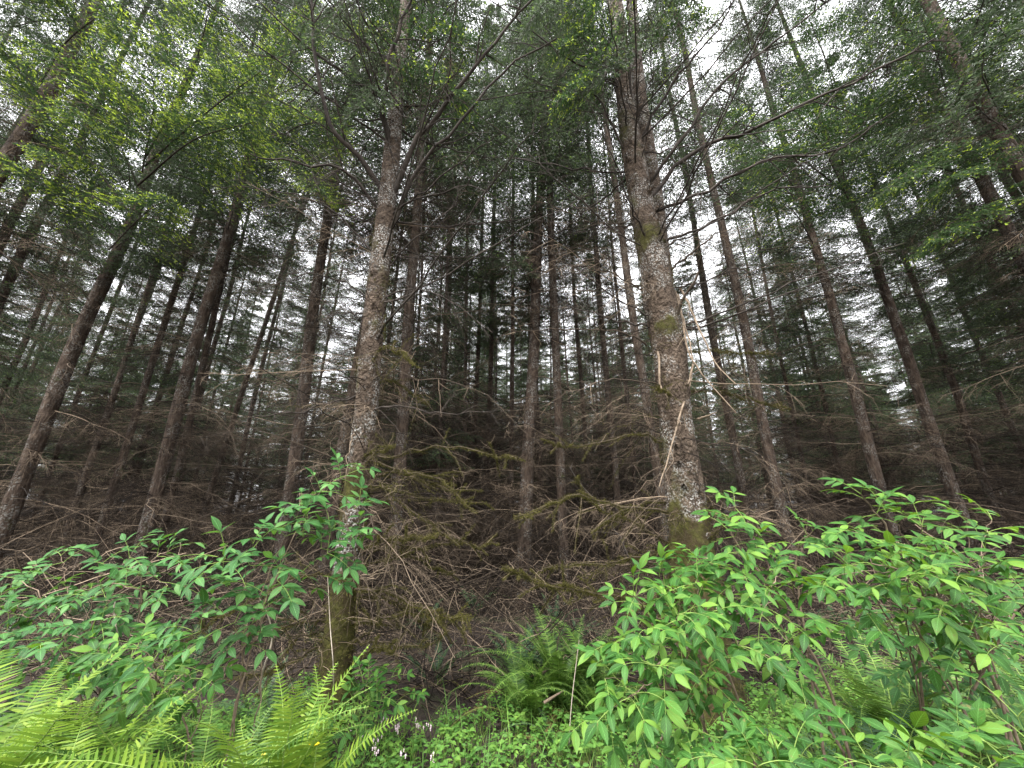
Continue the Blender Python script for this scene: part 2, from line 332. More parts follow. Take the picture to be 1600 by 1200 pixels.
def spray(mb, A, L, rng, nl=22, ang=.85, blen=.36, ntw=5, tuft=.06, tw=.016, tipb=.35, droop=.25, limb=.011, per=1.0, s0=.15):
    """needle-clad boughs on axes A (B,K,3) of length L"""
    B, K, _ = A.shape
    up = np.array([0, 0, 1.])
    rad = (limb * (L[:, None] / 2.2) * np.linspace(1, .25, K)[None])
    tubes(mb, A, rad, 4, mat=1)
    s = s0 + (1 - s0) * (np.arange(nl)[None] + rng.uniform(-.4, .4, (B, nl))) / nl; s = np.clip(s, .03, .995)
    p, t = on_line(A, s)
    sgn = np.where(np.arange(nl) % 2 == 0, 1., -1.)[None, :, None]
    side = unit(np.cross(t, up)) * sgn
    a = ang + rng.uniform(-.2, .2, (B, nl, 1))
    d = unit(t * np.cos(a) + side * np.sin(a) + up * rng.uniform(-.35, .12, (B, nl, 1)))
    bl = (blen * L[:, None] * (1.02 - s) ** .8 + .10) * rng.uniform(.6, 1.15, (B, nl))
    p = p.reshape(-1, 3); d = d.reshape(-1, 3); bl = bl.ravel(); Nn = len(p)
    k = np.linspace(0, 1, 4)[None, :, None]
    Bl = p[:, None] + d[:, None] * bl[:, None, None] * k - up * (droop * bl[:, None, None] * k ** 2)
    tubes(mb, Bl, .0035 * np.linspace(1, .4, 4)[None] * np.ones((Nn, 1)), 3, mat=1)
    # twiglets
    s2 = (np.arange(ntw)[None] + .6 + rng.uniform(-.3, .3, (Nn, ntw))) / ntw; s2 = np.clip(s2, .05, .98)
    p2, t2 = on_line(Bl, s2)
    sg = np.where((np.arange(ntw) % 2)[None, :, None] == 0, 1., -1.)
    sd = unit(np.cross(t2, up)) * sg
    d2 = unit(t2 * .75 + sd * .7 + up * rng.uniform(-.35, .1, (Nn, ntw, 1)))
    l2 = (bl[:, None] * .38 * (1.1 - s2) + .035) * rng.uniform(.7, 1.2, (Nn, ntw))
    # all needle carriers: twiglets + the branchlets
    base = np.concatenate([p2.reshape(-1, 3), Bl[:, 0]]); dd = np.concatenate([d2.reshape(-1, 3), unit(Bl[:, -1] - Bl[:, 0])]); ll = np.concatenate([l2.ravel(), bl])
    cl = rng.uniform(0, 1, len(base)); lv = np.concatenate([np.repeat(rng.uniform(0, 1, Nn), ntw), rng.uniform(0, 1, Nn)])
    cnt = np.clip((ll / .022 * per).astype(int), 3, 26)
    idx = np.repeat(np.arange(len(base)), cnt)
    w_ = rng.uniform(0.05, 1.0, len(idx))
    bp = base[idx] + dd[idx] * (ll[idx] * w_)[:, None]
    bp[:, 2] -= np.where(idx >= len(p2.reshape(-1, 3)), droop * ll[idx] * w_ ** 2, 0)
    rd = unit(rng.normal(0, 1, (len(idx), 3)) * np.array([1, 1, .6])); nd = unit(dd[idx] * 1.0 + rd * .62)
    sd3 = unit(np.cross(nd, rng.normal(0, 1, (len(idx), 3))))
    tip = np.clip((w_ - .55) * 2.2, 0, 1) * (cl[idx] < tipb) * rng.uniform(.4, 1, len(idx))
    C = np.stack([np.clip(lv[idx] * .6 + rng.uniform(0, .4, len(idx)), 0, 1), tip, np.zeros(len(idx))], 1)
    rhombi(mb, bp, nd, sd3, tuft * rng.uniform(.7, 1.25, len(idx)), tw * rng.uniform(.7, 1.3, len(idx)), C)

def crown_mesh(seed, H, hb, Lmax, nb, **kw):
    rng = np.random.RandomState(seed); mb = MB()
    u = rng.uniform(0, 1, nb) ** .92; h = hb + (H - hb) * u
    L = (Lmax * (1 - (h - hb) / (H - hb)) ** .7 + .3) * rng.uniform(.6, 1.12, nb)
    L = np.where(h < hb + 1.5, L * rng.uniform(.55, 1.05, nb), L)
    az = np.arange(nb) * 2.4 + rng.uniform(-.4, .4, nb)
    K = 7; s = np.linspace(0, 1, K)[None]
    wob = rng.normal(0, .05, (nb, K)) * s
    r = L[:, None] * s; up0 = rng.uniform(-.1, .32, (nb, 1)); dr = rng.uniform(.15, .5, (nb, 1))
    a = az[:, None] + wob
    A = np.stack([np.cos(a) * r, np.sin(a) * r, h[:, None] + L[:, None] * (up0 * s - dr * s ** 2 * .8 + .1 * s ** 4)], -1)
    spray(mb, A, L, rng, **kw)
    return mb

def dead_mesh(seed, nb=70, h0=.7, h1=9, Lmax=2.1, nl=9, ntw=3, thick=.010, moss=0.0, azr=None, rise=(-.25, .3)):
    rng = np.random.RandomState(seed); mb = MB()
    h = h0 + (h1 - h0) * rng.uniform(0, 1, nb) ** 1.3; L = Lmax * rng.uniform(.35, 1, nb); az = np.arange(nb) * 2.4 + rng.uniform(-.5, .5, nb)
    if azr: az = rng.uniform(azr[0], azr[1], nb)
    K = 7; s = np.linspace(0, 1, K)[None]
    a = az[:, None] + np.cumsum(rng.normal(0, .07, (nb, K)), 1) * s
    z = h[:, None] + L[:, None] * (rng.uniform(rise[0], rise[1], (nb, 1)) * s - rng.uniform(0, .4, (nb, 1)) * s ** 2) + np.cumsum(rng.normal(0, .018, (nb, K)), 1) * L[:, None]
    A = np.stack([np.cos(a) * L[:, None] * s, np.sin(a) * L[:, None] * s, z], -1)
    cv = rng.uniform(0, 1, (nb, 1, 1)).repeat(3, 2)
    tubes(mb, A, thick * (L[:, None] / 1.5) * np.linspace(1, .22, K)[None], 4, cv)
    sB = np.clip((np.arange(nl)[None] + .8 + rng.uniform(-.5, .5, (nb, nl))) / nl, .1, .99)
    p, t = on_line(A, sB); up = np.array([0, 0, 1.])
    side = unit(np.cross(t, up)) * np.where(rng.uniform(0, 1, (nb, nl, 1)) < .5, 1, -1)
    d = unit(t * rng.uniform(.5, 1, (nb, nl, 1)) + side * rng.uniform(.4, 1, (nb, nl, 1)) + up * rng.uniform(-.7, .3, (nb, nl, 1)))
    l = (L[:, None] * .42 * (1.1 - sB) + .08) * rng.uniform(.5, 1.2, (nb, nl))
    p = p.reshape(-1, 3); d = d.reshape(-1, 3); l = l.ravel(); n = len(p); k = np.linspace(0, 1, 5)[None, :, None]
    Bt = p[:, None] + d[:, None] * l[:, None, None] * k + np.cumsum(rng.normal(0, .035, (n, 5, 3)), 1) * l[:, None, None] * k - up * (.25 * l[:, None, None] * k ** 2)
    c2 = np.repeat(cv, nl, 0).reshape(n, 1, 3)
    tubes(mb, Bt, thick * .28 * np.linspace(1, .35, 5)[None] * np.ones((n, 1)), 3, c2)
    s2 = rng.uniform(.15, .95, (n, ntw)); p2, t2 = on_line(Bt, s2)
    d2 = unit(t2 * .7 + rng.normal(0, .6, (n, ntw, 3)) - up * .2); l2 = (l[:, None] * rng.uniform(.2, .5, (n, ntw)) + .03)
    p2 = p2.reshape(-1, 3); d2 = d2.reshape(-1, 3); l2 = l2.ravel(); k = np.linspace(0, 1, 3)[None, :, None]
    Tw = p2[:, None] + d2[:, None] * l2[:, None, None] * k - up * (.2 * l2[:, None, None] * k ** 2)
    tubes(mb, Tw, thick * .17 * np.linspace(1, .5, 3)[None] * np.ones((len(p2), 1)), 3, np.repeat(c2, ntw, 0).reshape(-1, 1, 3))
    return mb, (A, Bt)

def moss_on(mb, pts, n, rng, size=.03, spread=.01, hang=.6, mat_=0):
    """fuzz of short moss blades round points sampled on polylines pts (B,K,3)"""
    B = len(pts); b = rng.randint(0, B, n); s = rng.uniform(0, 1, (n, 1))
    p, t = on_line(pts[b], s); p = p[:, 0] + rng.normal(0, spread, (n, 3))
    d = unit(rng.normal(0, 1, (n, 3)) + np.array([0, 0, -hang])); sd = unit(np.cross(d, rng.normal(0, 1, (n, 3))))
    C = np.stack([rng.uniform(0, 1, n), np.ones(n), np.zeros(n)], 1)
    rhombi(mb, p, d, sd, size * rng.uniform(.5, 1.5, n), size * .13 * rng.uniform(.6, 1.4, n), C, mat_)

def trunk_mb(mb, line, rad, S=12, K=26, lump=.06, seed=1, flare=0, mossf=None, fine=False):
    line = smooth_line(line, K); rad = np.interp(np.linspace(0, 1, K), np.linspace(0, 1, len(rad)), rad)
    t = unit(np.gradient(line, axis=0)); a = unit(np.cross(t, [0, 1, 0.])); b = np.cross(t, a)
    th = np.arange(S) * 2 * pi / S
    dirs = a[:, None] * np.cos(th)[None, :, None] + b[:, None] * np.sin(th)[None, :, None]
    q = line[:, None] + dirs * rad[:, None, None]
    n = lump * (noise(q * np.array([4, 4, 1.6]), seed) + .5 * noise(q * np.array([11, 11, 5.]), seed + 1))
    if fine: n = n + .05 * noise(q * np.array([30, 30, 16.]), seed + 2) + .035 * noise(q * np.array([60, 60, 40.]), seed + 3)
    r = rad[:, None] * (1 + n)
    if flare:
        z = line[:, 2] - line[0, 2]
        r = r * (1 + flare * np.exp(-z / .22)[:, None] * (1 + .5 * np.sin(th * 4 + seed)[None] + .3 * np.sin(th * 7 + seed * 2)[None]))
    V = line[:, None] + dirs * r[..., None]
    i = np.arange(K - 1)[:, None] * S; j = np.arange(S)[None]; j2 = (j + 1) % S
    F = np.stack([i + j, i + j2, i + S + j2, i + S + j], -1).reshape(-1, 4)
    C = np.zeros((K, S, 3), np.float32)
    if mossf is not None: C[..., 0] = mossf(V)
    mb.add(V.reshape(-1, 3), F, C.reshape(-1, 3))
    return line, rad, V

# shared meshes for the stand
H0 = 24.0
crowns = []
for k in range(5):
    mb = crown_mesh(100 + k, H0 - k, (7.2, 8.2, 5.4, 3.4, 4.6)[k], (2.7, 2.5, 2.7, 2.5, 2.6)[k], (158, 158, 150, 158, 155)[k], nl=22, ntw=6, tuft=.056, tw=.0145, per=.85, tipb=.2)
    crowns.append(mb.build('crown', [M['needle'], M['limb']]))
deads = []
for k in range(4):
    mb, _ = dead_mesh(200 + k, (190, 190, 190, 180)[k], .15, (8.5, 9, 5.6, 4.4)[k], (2.0, 2.0, 2.4, 2.4)[k], 13, 5, thick=.0075)
    deads.append(mb.build('dead_branches', M['dead']))
trunks = []
for k in range(4):
    rng = np.random.RandomState(300 + k); mb = MB()
    n = 9; z = np.linspace(-.3, H0 - .5, n)
    ln = np.stack([np.cumsum(rng.normal(0, .05, n)), np.cumsum(rng.normal(0, .05, n)), z], -1); ln[:2, :2] = 0
    trunk_mb(mb, ln, [.15, .142, .135, .127, .118, .105, .09, .065, .04, .012], 10, 34, .10, 300 + k, .35, lambda V: .35 - .02 * V[..., 2])
    trunks.append(mb.build('trunk', M['bark'], smooth=True))
protos_unused = set(crowns + deads + trunks)
def use(o, parent):
    if o in protos_unused: protos_unused.discard(o); o.parent = parent; return o
    return copy_part(o, parent)

placed = []
def tree(x, y, d, label, group, rng, lean=(0, 0), name='conifer_tree', hs=1.0, ci=None, di=None, crown=True, scale_r=1.0):
    z = float(gz(x, y)); t = empty(name, (x, y, z)); tag(t, label, 'tree', group)
    t.rotation_euler = (lean[1], lean[0], 0)
    tr = use(trunks[rng.randint(4)], t); rz = rng.uniform(0, 6.28); tr.rotation_euler.z = rz; tr.scale = (d / .33, d / .33, hs)
    if crown:
        c = use(crowns[rng.randint(2, 5) if ci is None else ci], t); c.rotation_euler.z = rng.uniform(0, 6.28); q = (.8 + .5 * d) * rng.uniform(.9, 1.15) * scale_r; c.scale = (q, q, hs)
    b = use(deads[rng.randint(2, 4) if di is None else di], t); b.rotation_euler.z = rng.uniform(0, 6.28); q = rng.uniform(.85, 1.15) * scale_r; b.scale = (q, q, 1)
    placed.append((x, y)); return t

rt = np.random.RandomState(11)
# trunks traced in the photograph: lower pixel, upper pixel, width in px at the lower point, diameter in metres, label
TR = [
 ((15, 800), (222, 270), 42, .34, 'thick dark trunk leaning in beside the left edge, above the leftmost leafy bush'),
 ((0, 480), (165, 160), 24, .26, 'grey trunk crossing the top corner outside the thick leaning left trunk'),
 ((165, 800), (330, 280), 17, .18, 'thin pale mossy trunk between the thick left trunk and the reddish pair'),
 ((236, 800), (380, 270), 30, .30, 'reddish brown trunk, the thicker of the close pair on the left'),
 ((272, 760), (352, 440), 15, .18, 'thinner dark trunk tucked behind the reddish brown trunk on the left'),
 ((318, 800), (412, 520), 12, .2, 'slim dark trunk just right of the reddish pair'),
 ((362, 780), (426, 520), 10, .2, 'slim trunk with sky behind, between reddish pair and straight bare trunk'),
 ((450, 790), (537, 255), 25, .26, 'straight bare brown trunk standing clear left of the pale spruce'),
 ((530, 730), (580, 380), 20, .22, 'dark trunk standing close behind the pale lichened spruce'),
 ((618, 820), (660, 280), 23, .26, 'brown trunk just right of the pale spruce, against bright sky'),
 ((686, 800), (700, 430), 10, .2, 'narrow dark trunk among twigs right of the mossy boughs'),
 ((733, 880), (742, 640), 9, .18, 'thin pole-like trunk, first of two close poles in the dark middle'),
 ((757, 900), (762, 640), 10, .19, 'thin pole-like trunk, second of two close poles in the dark middle'),
 ((818, 880), (832, 500), 24, .32, 'dark broad trunk in the shadowed middle left of the pale straight trunk'),
 ((845, 860), (842, 560), 12, .22, 'dark slim trunk squeezed between broad dark trunk and pale straight one'),
 ((882, 880), (853, 220), 18, .24, 'pale straight grey trunk rising tall near the centre of the stand'),
 ((925, 850), (905, 520), 9, .18, 'thin dark trunk behind the mossy twigs right of the pale centre trunk'),
 ((970, 850), (938, 450), 13, .2, 'dark slim trunk left of the sky-lit trunk by the big mossy spruce'),
 ((1028, 740), (958, 220), 17, .2, 'slim grey trunk seen directly left of the big mossy spruce'),
 ((1166, 800), (1118, 520), 16, .22, 'grey brown trunk behind the hanging splinters right of the mossy spruce'),
 ((1222, 800), (1136, 420), 22, .25, 'dark red brown trunk standing right of the hanging splinters'),
 ((1268, 790), (1205, 470), 9, .17, 'thin trunk left of the rough grey trunk on the right side'),
 ((1325, 790), (1240, 460), 10, .18, 'thin dark trunk hidden behind the rough grey trunk on the right side'),
 ((1385, 800), (1265, 370), 25, .27, 'rough grey trunk on the right, left one of the two prominent ones'),
 ((1497, 790), (1330, 330), 27, .28, 'clean dark trunk on the right above the tall leafy elder'),
 ((1640, 480), (1485, 200), 38, .34, 'heavy dark trunk cutting across the upper right corner'),
 ((1565, 760), (1440, 460), 10, .18, 'thin trunk near the right edge under drooping grey boughs'),
 ((70, 760), (130, 600), 12, .2, 'slim trunk just right of the thick leaning left trunk'),
 ((120, 770), (190, 580), 11, .2, 'slim trunk between the thick left trunk and the thin mossy trunk'),
]
for lo, hi, wpx, dia, lab in TR:
    ylo = -(lo[1] - 600) / FPX
    Y = dia * .9 / wpx * FPX * (cp - sp_ * ylo); Y *= math.sqrt(1 + ((lo[0] - 800) / FPX) ** 2); Y = max(4.8, min(Y, 24))
    a, b = P(*lo, Y), P(*hi, Y)
    sx = (b[0] - a[0]) / (b[2] - a[2]); x0 = a[0] - sx * a[2]
    tree(x0, Y, dia * .95, lab, None, rt, (math.atan(sx), 0), 'conifer_tree', rt.uniform(.9, 1.05), ci=rt.randint(2) if Y < 13 else None, di=rt.randint(2) if Y < 11 else None)

# the rest of the stand
for sgn_ in (-1, 1):
    for (fx, y_, lb) in ((1.75, 4.6, 'conifer just past the %s end of the row, only its crown leaning into view'), (2.15, 6.2, 'conifer standing outside the %s end of the row, seen by its upper boughs'), (1.62, 8.2, 'conifer behind the %s end of the row, boughs filling the upper corner'), (2.0, 9.5, 'conifer farther behind the %s end of the row, upper boughs only'), (1.75, 12.5, 'conifer deep beyond the %s end of the row')):
        tree(sgn_ * fx * y_, y_, .26, lb % ('left' if sgn_ < 0 else 'right'), None, rt, hs=rt.uniform(.9, 1.0), ci=4 if fx < 1.7 else 0, di=1)
HERO = [(-1.7, 3.9), (1.85, 3.75)]
SHORT = ['thick trunk leaning in beside the left edge', 'grey trunk in the upper left corner', 'thin pale mossy trunk', 'reddish brown trunk', 'thinner trunk of the reddish pair', 'slim trunk right of the reddish pair', 'slim trunk before the straight bare one', 'straight bare brown trunk', 'dark trunk behind the pale spruce', 'brown trunk right of the pale spruce', 'narrow dark trunk above the mossy boughs', 'first thin pole', 'second thin pole', 'dark broad middle trunk', 'dark squeezed slim trunk', 'pale straight centre trunk', 'thin trunk behind the mossy twigs', 'dark slim trunk left of the big spruce', 'slim grey trunk touching the big spruce', 'grey brown trunk behind the splinters', 'dark red brown trunk', 'thin trunk left of the rough grey one', 'thin trunk hidden by the rough grey one', 'rough grey trunk on the right', 'clean dark trunk on the right', 'heavy upper right corner trunk', 'thin trunk near the right edge', 'slim trunk beside the left edge trunk', 'second slim trunk from the left edge trunk']
NAMED = [(a / b * 634 + 800, n_) for (a, b), n_ in zip(placed, SHORT)]; MID = {}
ORD = ['first', 'second', 'third', 'fourth', 'fifth', 'sixth', 'seventh', 'eighth', 'ninth', 'tenth']
cand = 0
for x, y in ((-3.1, 21), (-1.2, 23.5), (.9, 20.5), (-2.6, 28), (-.3, 30), (-4.6, 26), (1.6, 27), (-1.8, 34), (-5.2, 33), (.8, 36), (-3.4, 38)):
    tree(x, y, .2, 'slim dark conifer deep in the stand, lost among many like it', 'trees deep in the stand', rt, hs=rt.uniform(.78, 1.0), ci=3, di=3)
n_pole = 0
for _ in range(900):
    if n_pole >= 50: break
    y = 7 + 19 * rt.uniform(0, 1); x = rt.uniform(-.42, .34) * y
    if min((x - a) ** 2 + (y - b) ** 2 for a, b in placed) < 1.1 ** 2: continue
    n_pole += 1; tree(x, y, rt.uniform(.08, .14), 'thin suppressed pole-like conifer in the dark middle of the stand', 'thin poles in the middle', rt, (rt.normal(0, .02), rt.normal(0, .02)), hs=rt.uniform(.6, .8), ci=3, di=rt.randint(2, 4), scale_r=.7, crown=n_pole % 2 == 0)
while cand < 6000 and len(placed) < 290:
    cand += 1
    y = 6.5 + 42 * rt.uniform(0, 1) ** .75; x = rt.uniform(-1.55, 1.55) * y
    if min((x - a) ** 2 + (y - b) ** 2 for a, b in placed + HERO) < (2.0 if y < 16 else 2.5) ** 2: continue
    far = y > 24
    tree(x, y, rt.uniform(.14, .24), 'slim dark conifer deep in the stand, lost among many like it' if far else 'slim brown conifer among the crowded trunks behind the nearest row', 'trees deep in the stand' if far else 'trees in the middle rows', rt, (rt.normal(0, .012), rt.normal(0, .012)), hs=rt.uniform(.78, 1.0))

for a, b, o in [(o.location.x, o.location.y, o) for o in bpy.data.objects if o.get('group') == 'trees in the middle rows']:
    u = a / b * 634 + 800; k = min(range(len(NAMED)), key=lambda q: abs(NAMED[q][0] - u)); MID.setdefault((k, u > NAMED[k][0]), []).append((abs(u - NAMED[k][0]), o))
for (k, sd_), l in MID.items():
    for q, (_, o) in enumerate(sorted(l, key=lambda e: e[0])): o['label'] = '%s slim trunk to the %s of the %s' % (ORD[q], 'right' if sd_ else 'left', NAMED[k][1])
# a far wood behind, nobody could count it
def far_wood():
    rng = np.random.RandomState(5); mb = MB()
    src = crown_mesh(900, 21, 1.2, 2.9, 70, nl=11, ntw=3, tuft=.22, tw=.075, per=.4, tipb=.15)
    V0 = np.concatenate(src.v); F0 = [f for f in src.f]; M0 = src.m; C0 = np.concatenate(src.c)
    for k in range(230):
        y = rng.uniform(46, 75); x = rng.uniform(-1.6, 1.6) * y; a = rng.uniform(0, 6.28); s = rng.uniform(.8, 1.15)
        R = np.array([[cos(a), sin(a), 0], [-sin(a), cos(a), 0], [0, 0, 1]])
        V = (V0 @ R) * s + np.array([x, y, 0]); off = mb.n
        mb.v.append(V.astype(np.float32)); mb.c.append(C0); mb.n += len(V)
        for f, m_ in zip(F0, M0): mb.f.append(f + off); mb.m.append(m_)
        tubes(mb, np.array([[[x, y, -.3], [x, y, 20 * s]]]), np.array([[.15, .03]]), 6, mat=1)
    o = mb.build('far_wood', [M['needle'], M['limb']]); tag(o, 'far mass of conifers closing the view behind the stand', 'wood', kind='stuff')
far_wood()

# ------------------------------------------------------------------ the two big edge spruces
from mathutils import Matrix
def limb(pts, r0, parent, base, rng, m, r1=.25, nl=9, sl=.35, ntw=3, moss=0, name='branch', wig=.012, mossm=None):
    """one traced branch with its side twigs; returns the object"""
    mb = MB(); pts = np.asarray(pts, float) - base; A = smooth_line(pts, 16)
    Lt = np.linalg.norm(np.diff(A, axis=0), axis=1).sum()
    A[1:-1] += rng.normal(0, wig, (14, 3)) * min(1, Lt)
    tubes(mb, A[None], r0 * np.linspace(1, r1, 16)[None], 7, np.full((1, 1, 3), .6))
    Bt = None
    if nl:
        s = rng.uniform(.12, 1, (1, nl)); p, t = on_line(A[None], s); p, t = p[0], t[0]
        d = unit(t * rng.uniform(.4, 1.1, (nl, 1)) + rng.normal(0, .55, (nl, 3))); l = sl * Lt * rng.uniform(.3, 1, nl) * (1.15 - s[0]) + .05
        k = np.linspace(0, 1, 7)[None, :, None]
        Bt = p[:, None] + d[:, None] * l[:, None, None] * k + np.cumsum(rng.normal(0, .03, (nl, 7, 3)), 1) * l[:, None, None] * k; Bt[..., 2] -= .18 * l[:, None] * k[..., 0] ** 2
        tubes(mb, Bt, r0 * .33 * np.linspace(1, .3, 7)[None] * np.ones((nl, 1)), 4, np.repeat(rng.uniform(0, 1, (nl, 1, 1)), 3, 2))
        s2 = rng.uniform(.1, 1, (nl, ntw)); p2, t2 = on_line(Bt, s2); d2 = unit(t2 * .8 + rng.normal(0, .5, (nl, ntw, 3))); l2 = (l[:, None] * rng.uniform(.2, .6, (nl, ntw)) + .02)
        p2 = p2.reshape(-1, 3); d2 = d2.reshape(-1, 3); l2 = l2.ravel(); k = np.linspace(0, 1, 4)[None, :, None]
        T2 = p2[:, None] + d2[:, None] * l2[:, None, None] * k + np.cumsum(rng.normal(0, .05, (len(p2), 4, 3)), 1) * l2[:, None, None]
        tubes(mb, T2, .0016 * np.linspace(1, .6, 4)[None] * np.ones((len(p2), 1)), 3, np.repeat(rng.uniform(0, 1, (len(p2), 1, 1)), 3, 2))
    o = mb.build(name, m, parent, smooth=True)
    if moss:
        mm = MB(); moss_on(mm, A[None], int(moss * Lt * 1500), rng, .022, max(.005, r0 * .6), .8)
        if Bt is not None: moss_on(mm, Bt, int(moss * Lt * 1700), rng, .018, .003, 1.2)
        mm.build('moss', mossm or M['moss'], o)
    return o

def plane_pts(px, Y0, Y1=None):
    """pixel polyline -> 3-D, depth running from Y0 to Y1"""
    Y1 = Y0 if Y1 is None else Y1; n = len(px)
    return [P(a, b, Y0 + (Y1 - Y0) * k / max(1, n - 1)) for k, (a, b) in enumerate(px)]

def hero(label, Y, cl, seed, branches, mossf, top_r, knots, auto=26):
    """cl: list of (px, py, width px) down the trunk, base first"""
    rng = np.random.RandomState(seed)
    pts = [P(a, b, Y) for a, b, _ in cl]; rad = [.84 * wd * pxm(a, b, Y) / 2 for a, b, wd in cl]
    base = np.array([pts[0][0], Y, float(gz(pts[0][0], Y))]); pts[0][2] = base[2] - .15
    d = unit(pts[-1] - pts[-3]); pts += [pts[-1] + d * 5 * .5 + np.array([0, 0, 2.5]), pts[-1] + d * 5 + np.array([0, 0, 8.])]; rad += [top_r * .7, .03]
    pts = np.array(pts) - base
    # resample radius by arc length
    root = empty('spruce_tree', base); tag(root, label, 'tree')
    seg = np.concatenate([[0], np.cumsum(np.linalg.norm(np.diff(pts, axis=0), axis=1))]); u = np.linspace(0, seg[-1], 60)
    ln = np.stack([np.interp(u, seg, pts[:, k]) for k in range(3)], -1); rr = np.interp(u, seg, rad)
    mb = MB()
    line, radd, V = trunk_mb(mb, ln, rr, 48, 420, .07, seed, .35, lambda v: mossf(v + base), True)
    # branch collars and old knots
    for kz, az, sz in knots:
        i = int(np.argmin(np.abs(line[:, 2] - kz))); dr = np.array([cos(az), sin(az), 0])
        c = line[i] + dr * radd[i] * .8
        tubes(mb, np.array([[c, c + dr * sz * .8 + [0, 0, .02], c + dr * sz * 1.6 + [0, 0, .03]]]), np.array([[sz * 1.1, sz * .75, sz * .35]]), 9, np.full((1, 1, 3), .35))
    mb.build('trunk', M['bark_pale'], root, smooth=True)
    # moss fuzz
    mm = MB(); n = 60000; a, b = rng.randint(0, V.shape[0] - 1, n), rng.randint(0, V.shape[1], n)
    p = V[a, b] + rng.normal(0, .006, (n, 3)) + unit(V[a, b] - line[a]) * np.maximum(0, noise((V[a, b] + base) * 14, 12))[:, None] * .022; z = mossf(p + base) + .5 * noise((p + base) * 5, 8)
    keep = (z > .46 + rng.uniform(-.1, .1, n)) & (p[:, 2] < 5.5); p = p[keep]; a = a[keep]
    out = unit(p - line[a]); dn = unit(out * .7 + rng.normal(0, .5, p.shape) + np.array([0, 0, -.5])); sd = unit(np.cross(dn, rng.normal(0, 1, p.shape)))
    C = np.stack([rng.uniform(0, 1, len(p)), np.ones(len(p)), np.zeros(len(p))], 1)
    rhombi(mm, p, dn, sd, .030 * rng.uniform(.4, 1.6, len(p)), .0035 * rng.uniform(.7, 1.5, len(p)), C)
    mm.build('moss', M['moss'], root)
    for spec in branches:
        pxs, r0, dY, kind = spec[:4]; k = dict(nl=9, sl=.35, ntw=3, moss=0); k.update(spec[4] if len(spec) > 4 else {})
        m = {'dark': M['limb'], 'dead': M['dead'], 'pale': M['dead_pale']}[kind]
        limb(plane_pts(pxs, Y, Y + dY), r0 * (.72 if kind == 'dead' else 1), root, base, rng, m, **k)
    for q in range(auto):
        zz = rng.uniform(3.2, 8.5); i = int(np.argmin(np.abs(line[:, 2] - zz))); az = rng.uniform(pi * .95, pi * 2.05) if rng.uniform() < .6 else rng.uniform(0, pi)
        Lb = rng.uniform(1.3, 2.9); o_ = np.array([cos(az), sin(az), 0]); c0 = line[i] + base; up_ = rng.uniform(.25, .8)
        pp = [c0, c0 + o_ * Lb * .3 + [0, 0, Lb * up_ * .18], c0 + o_ * Lb * .65 + [0, 0, Lb * up_ * .5], c0 + o_ * Lb + [0, 0, Lb * up_ * .75]]
        limb(pp, rng.uniform(.009, .016), root, base, rng, M['limb'], nl=14, sl=.42, ntw=6)
    for q in range(11):
        zz = rng.uniform(.7, 3.3); i = int(np.argmin(np.abs(line[:, 2] - zz))); az = (rng.uniform(-1.0, .5) if base[0] < 0 else rng.uniform(pi - .4, pi + 1.0)) if q < 8 else rng.uniform(pi, 2 * pi)
        Lb = rng.uniform(.5, 1.3); o_ = np.array([cos(az), sin(az), 0]); c0 = line[i] + base; dn_ = rng.uniform(-.05, .35)
        pp = [c0, c0 + o_ * Lb * .35 + [0, 0, .04], c0 + o_ * Lb * .7 - [0, 0, Lb * dn_ * .4], c0 + o_ * Lb - [0, 0, Lb * dn_]]
        limb(pp, rng.uniform(.005, .009), root, base, rng, M['dead'], nl=13, sl=.45, ntw=6, moss=rng.choice([.3, 1.1, 1.8]))
    return root, base

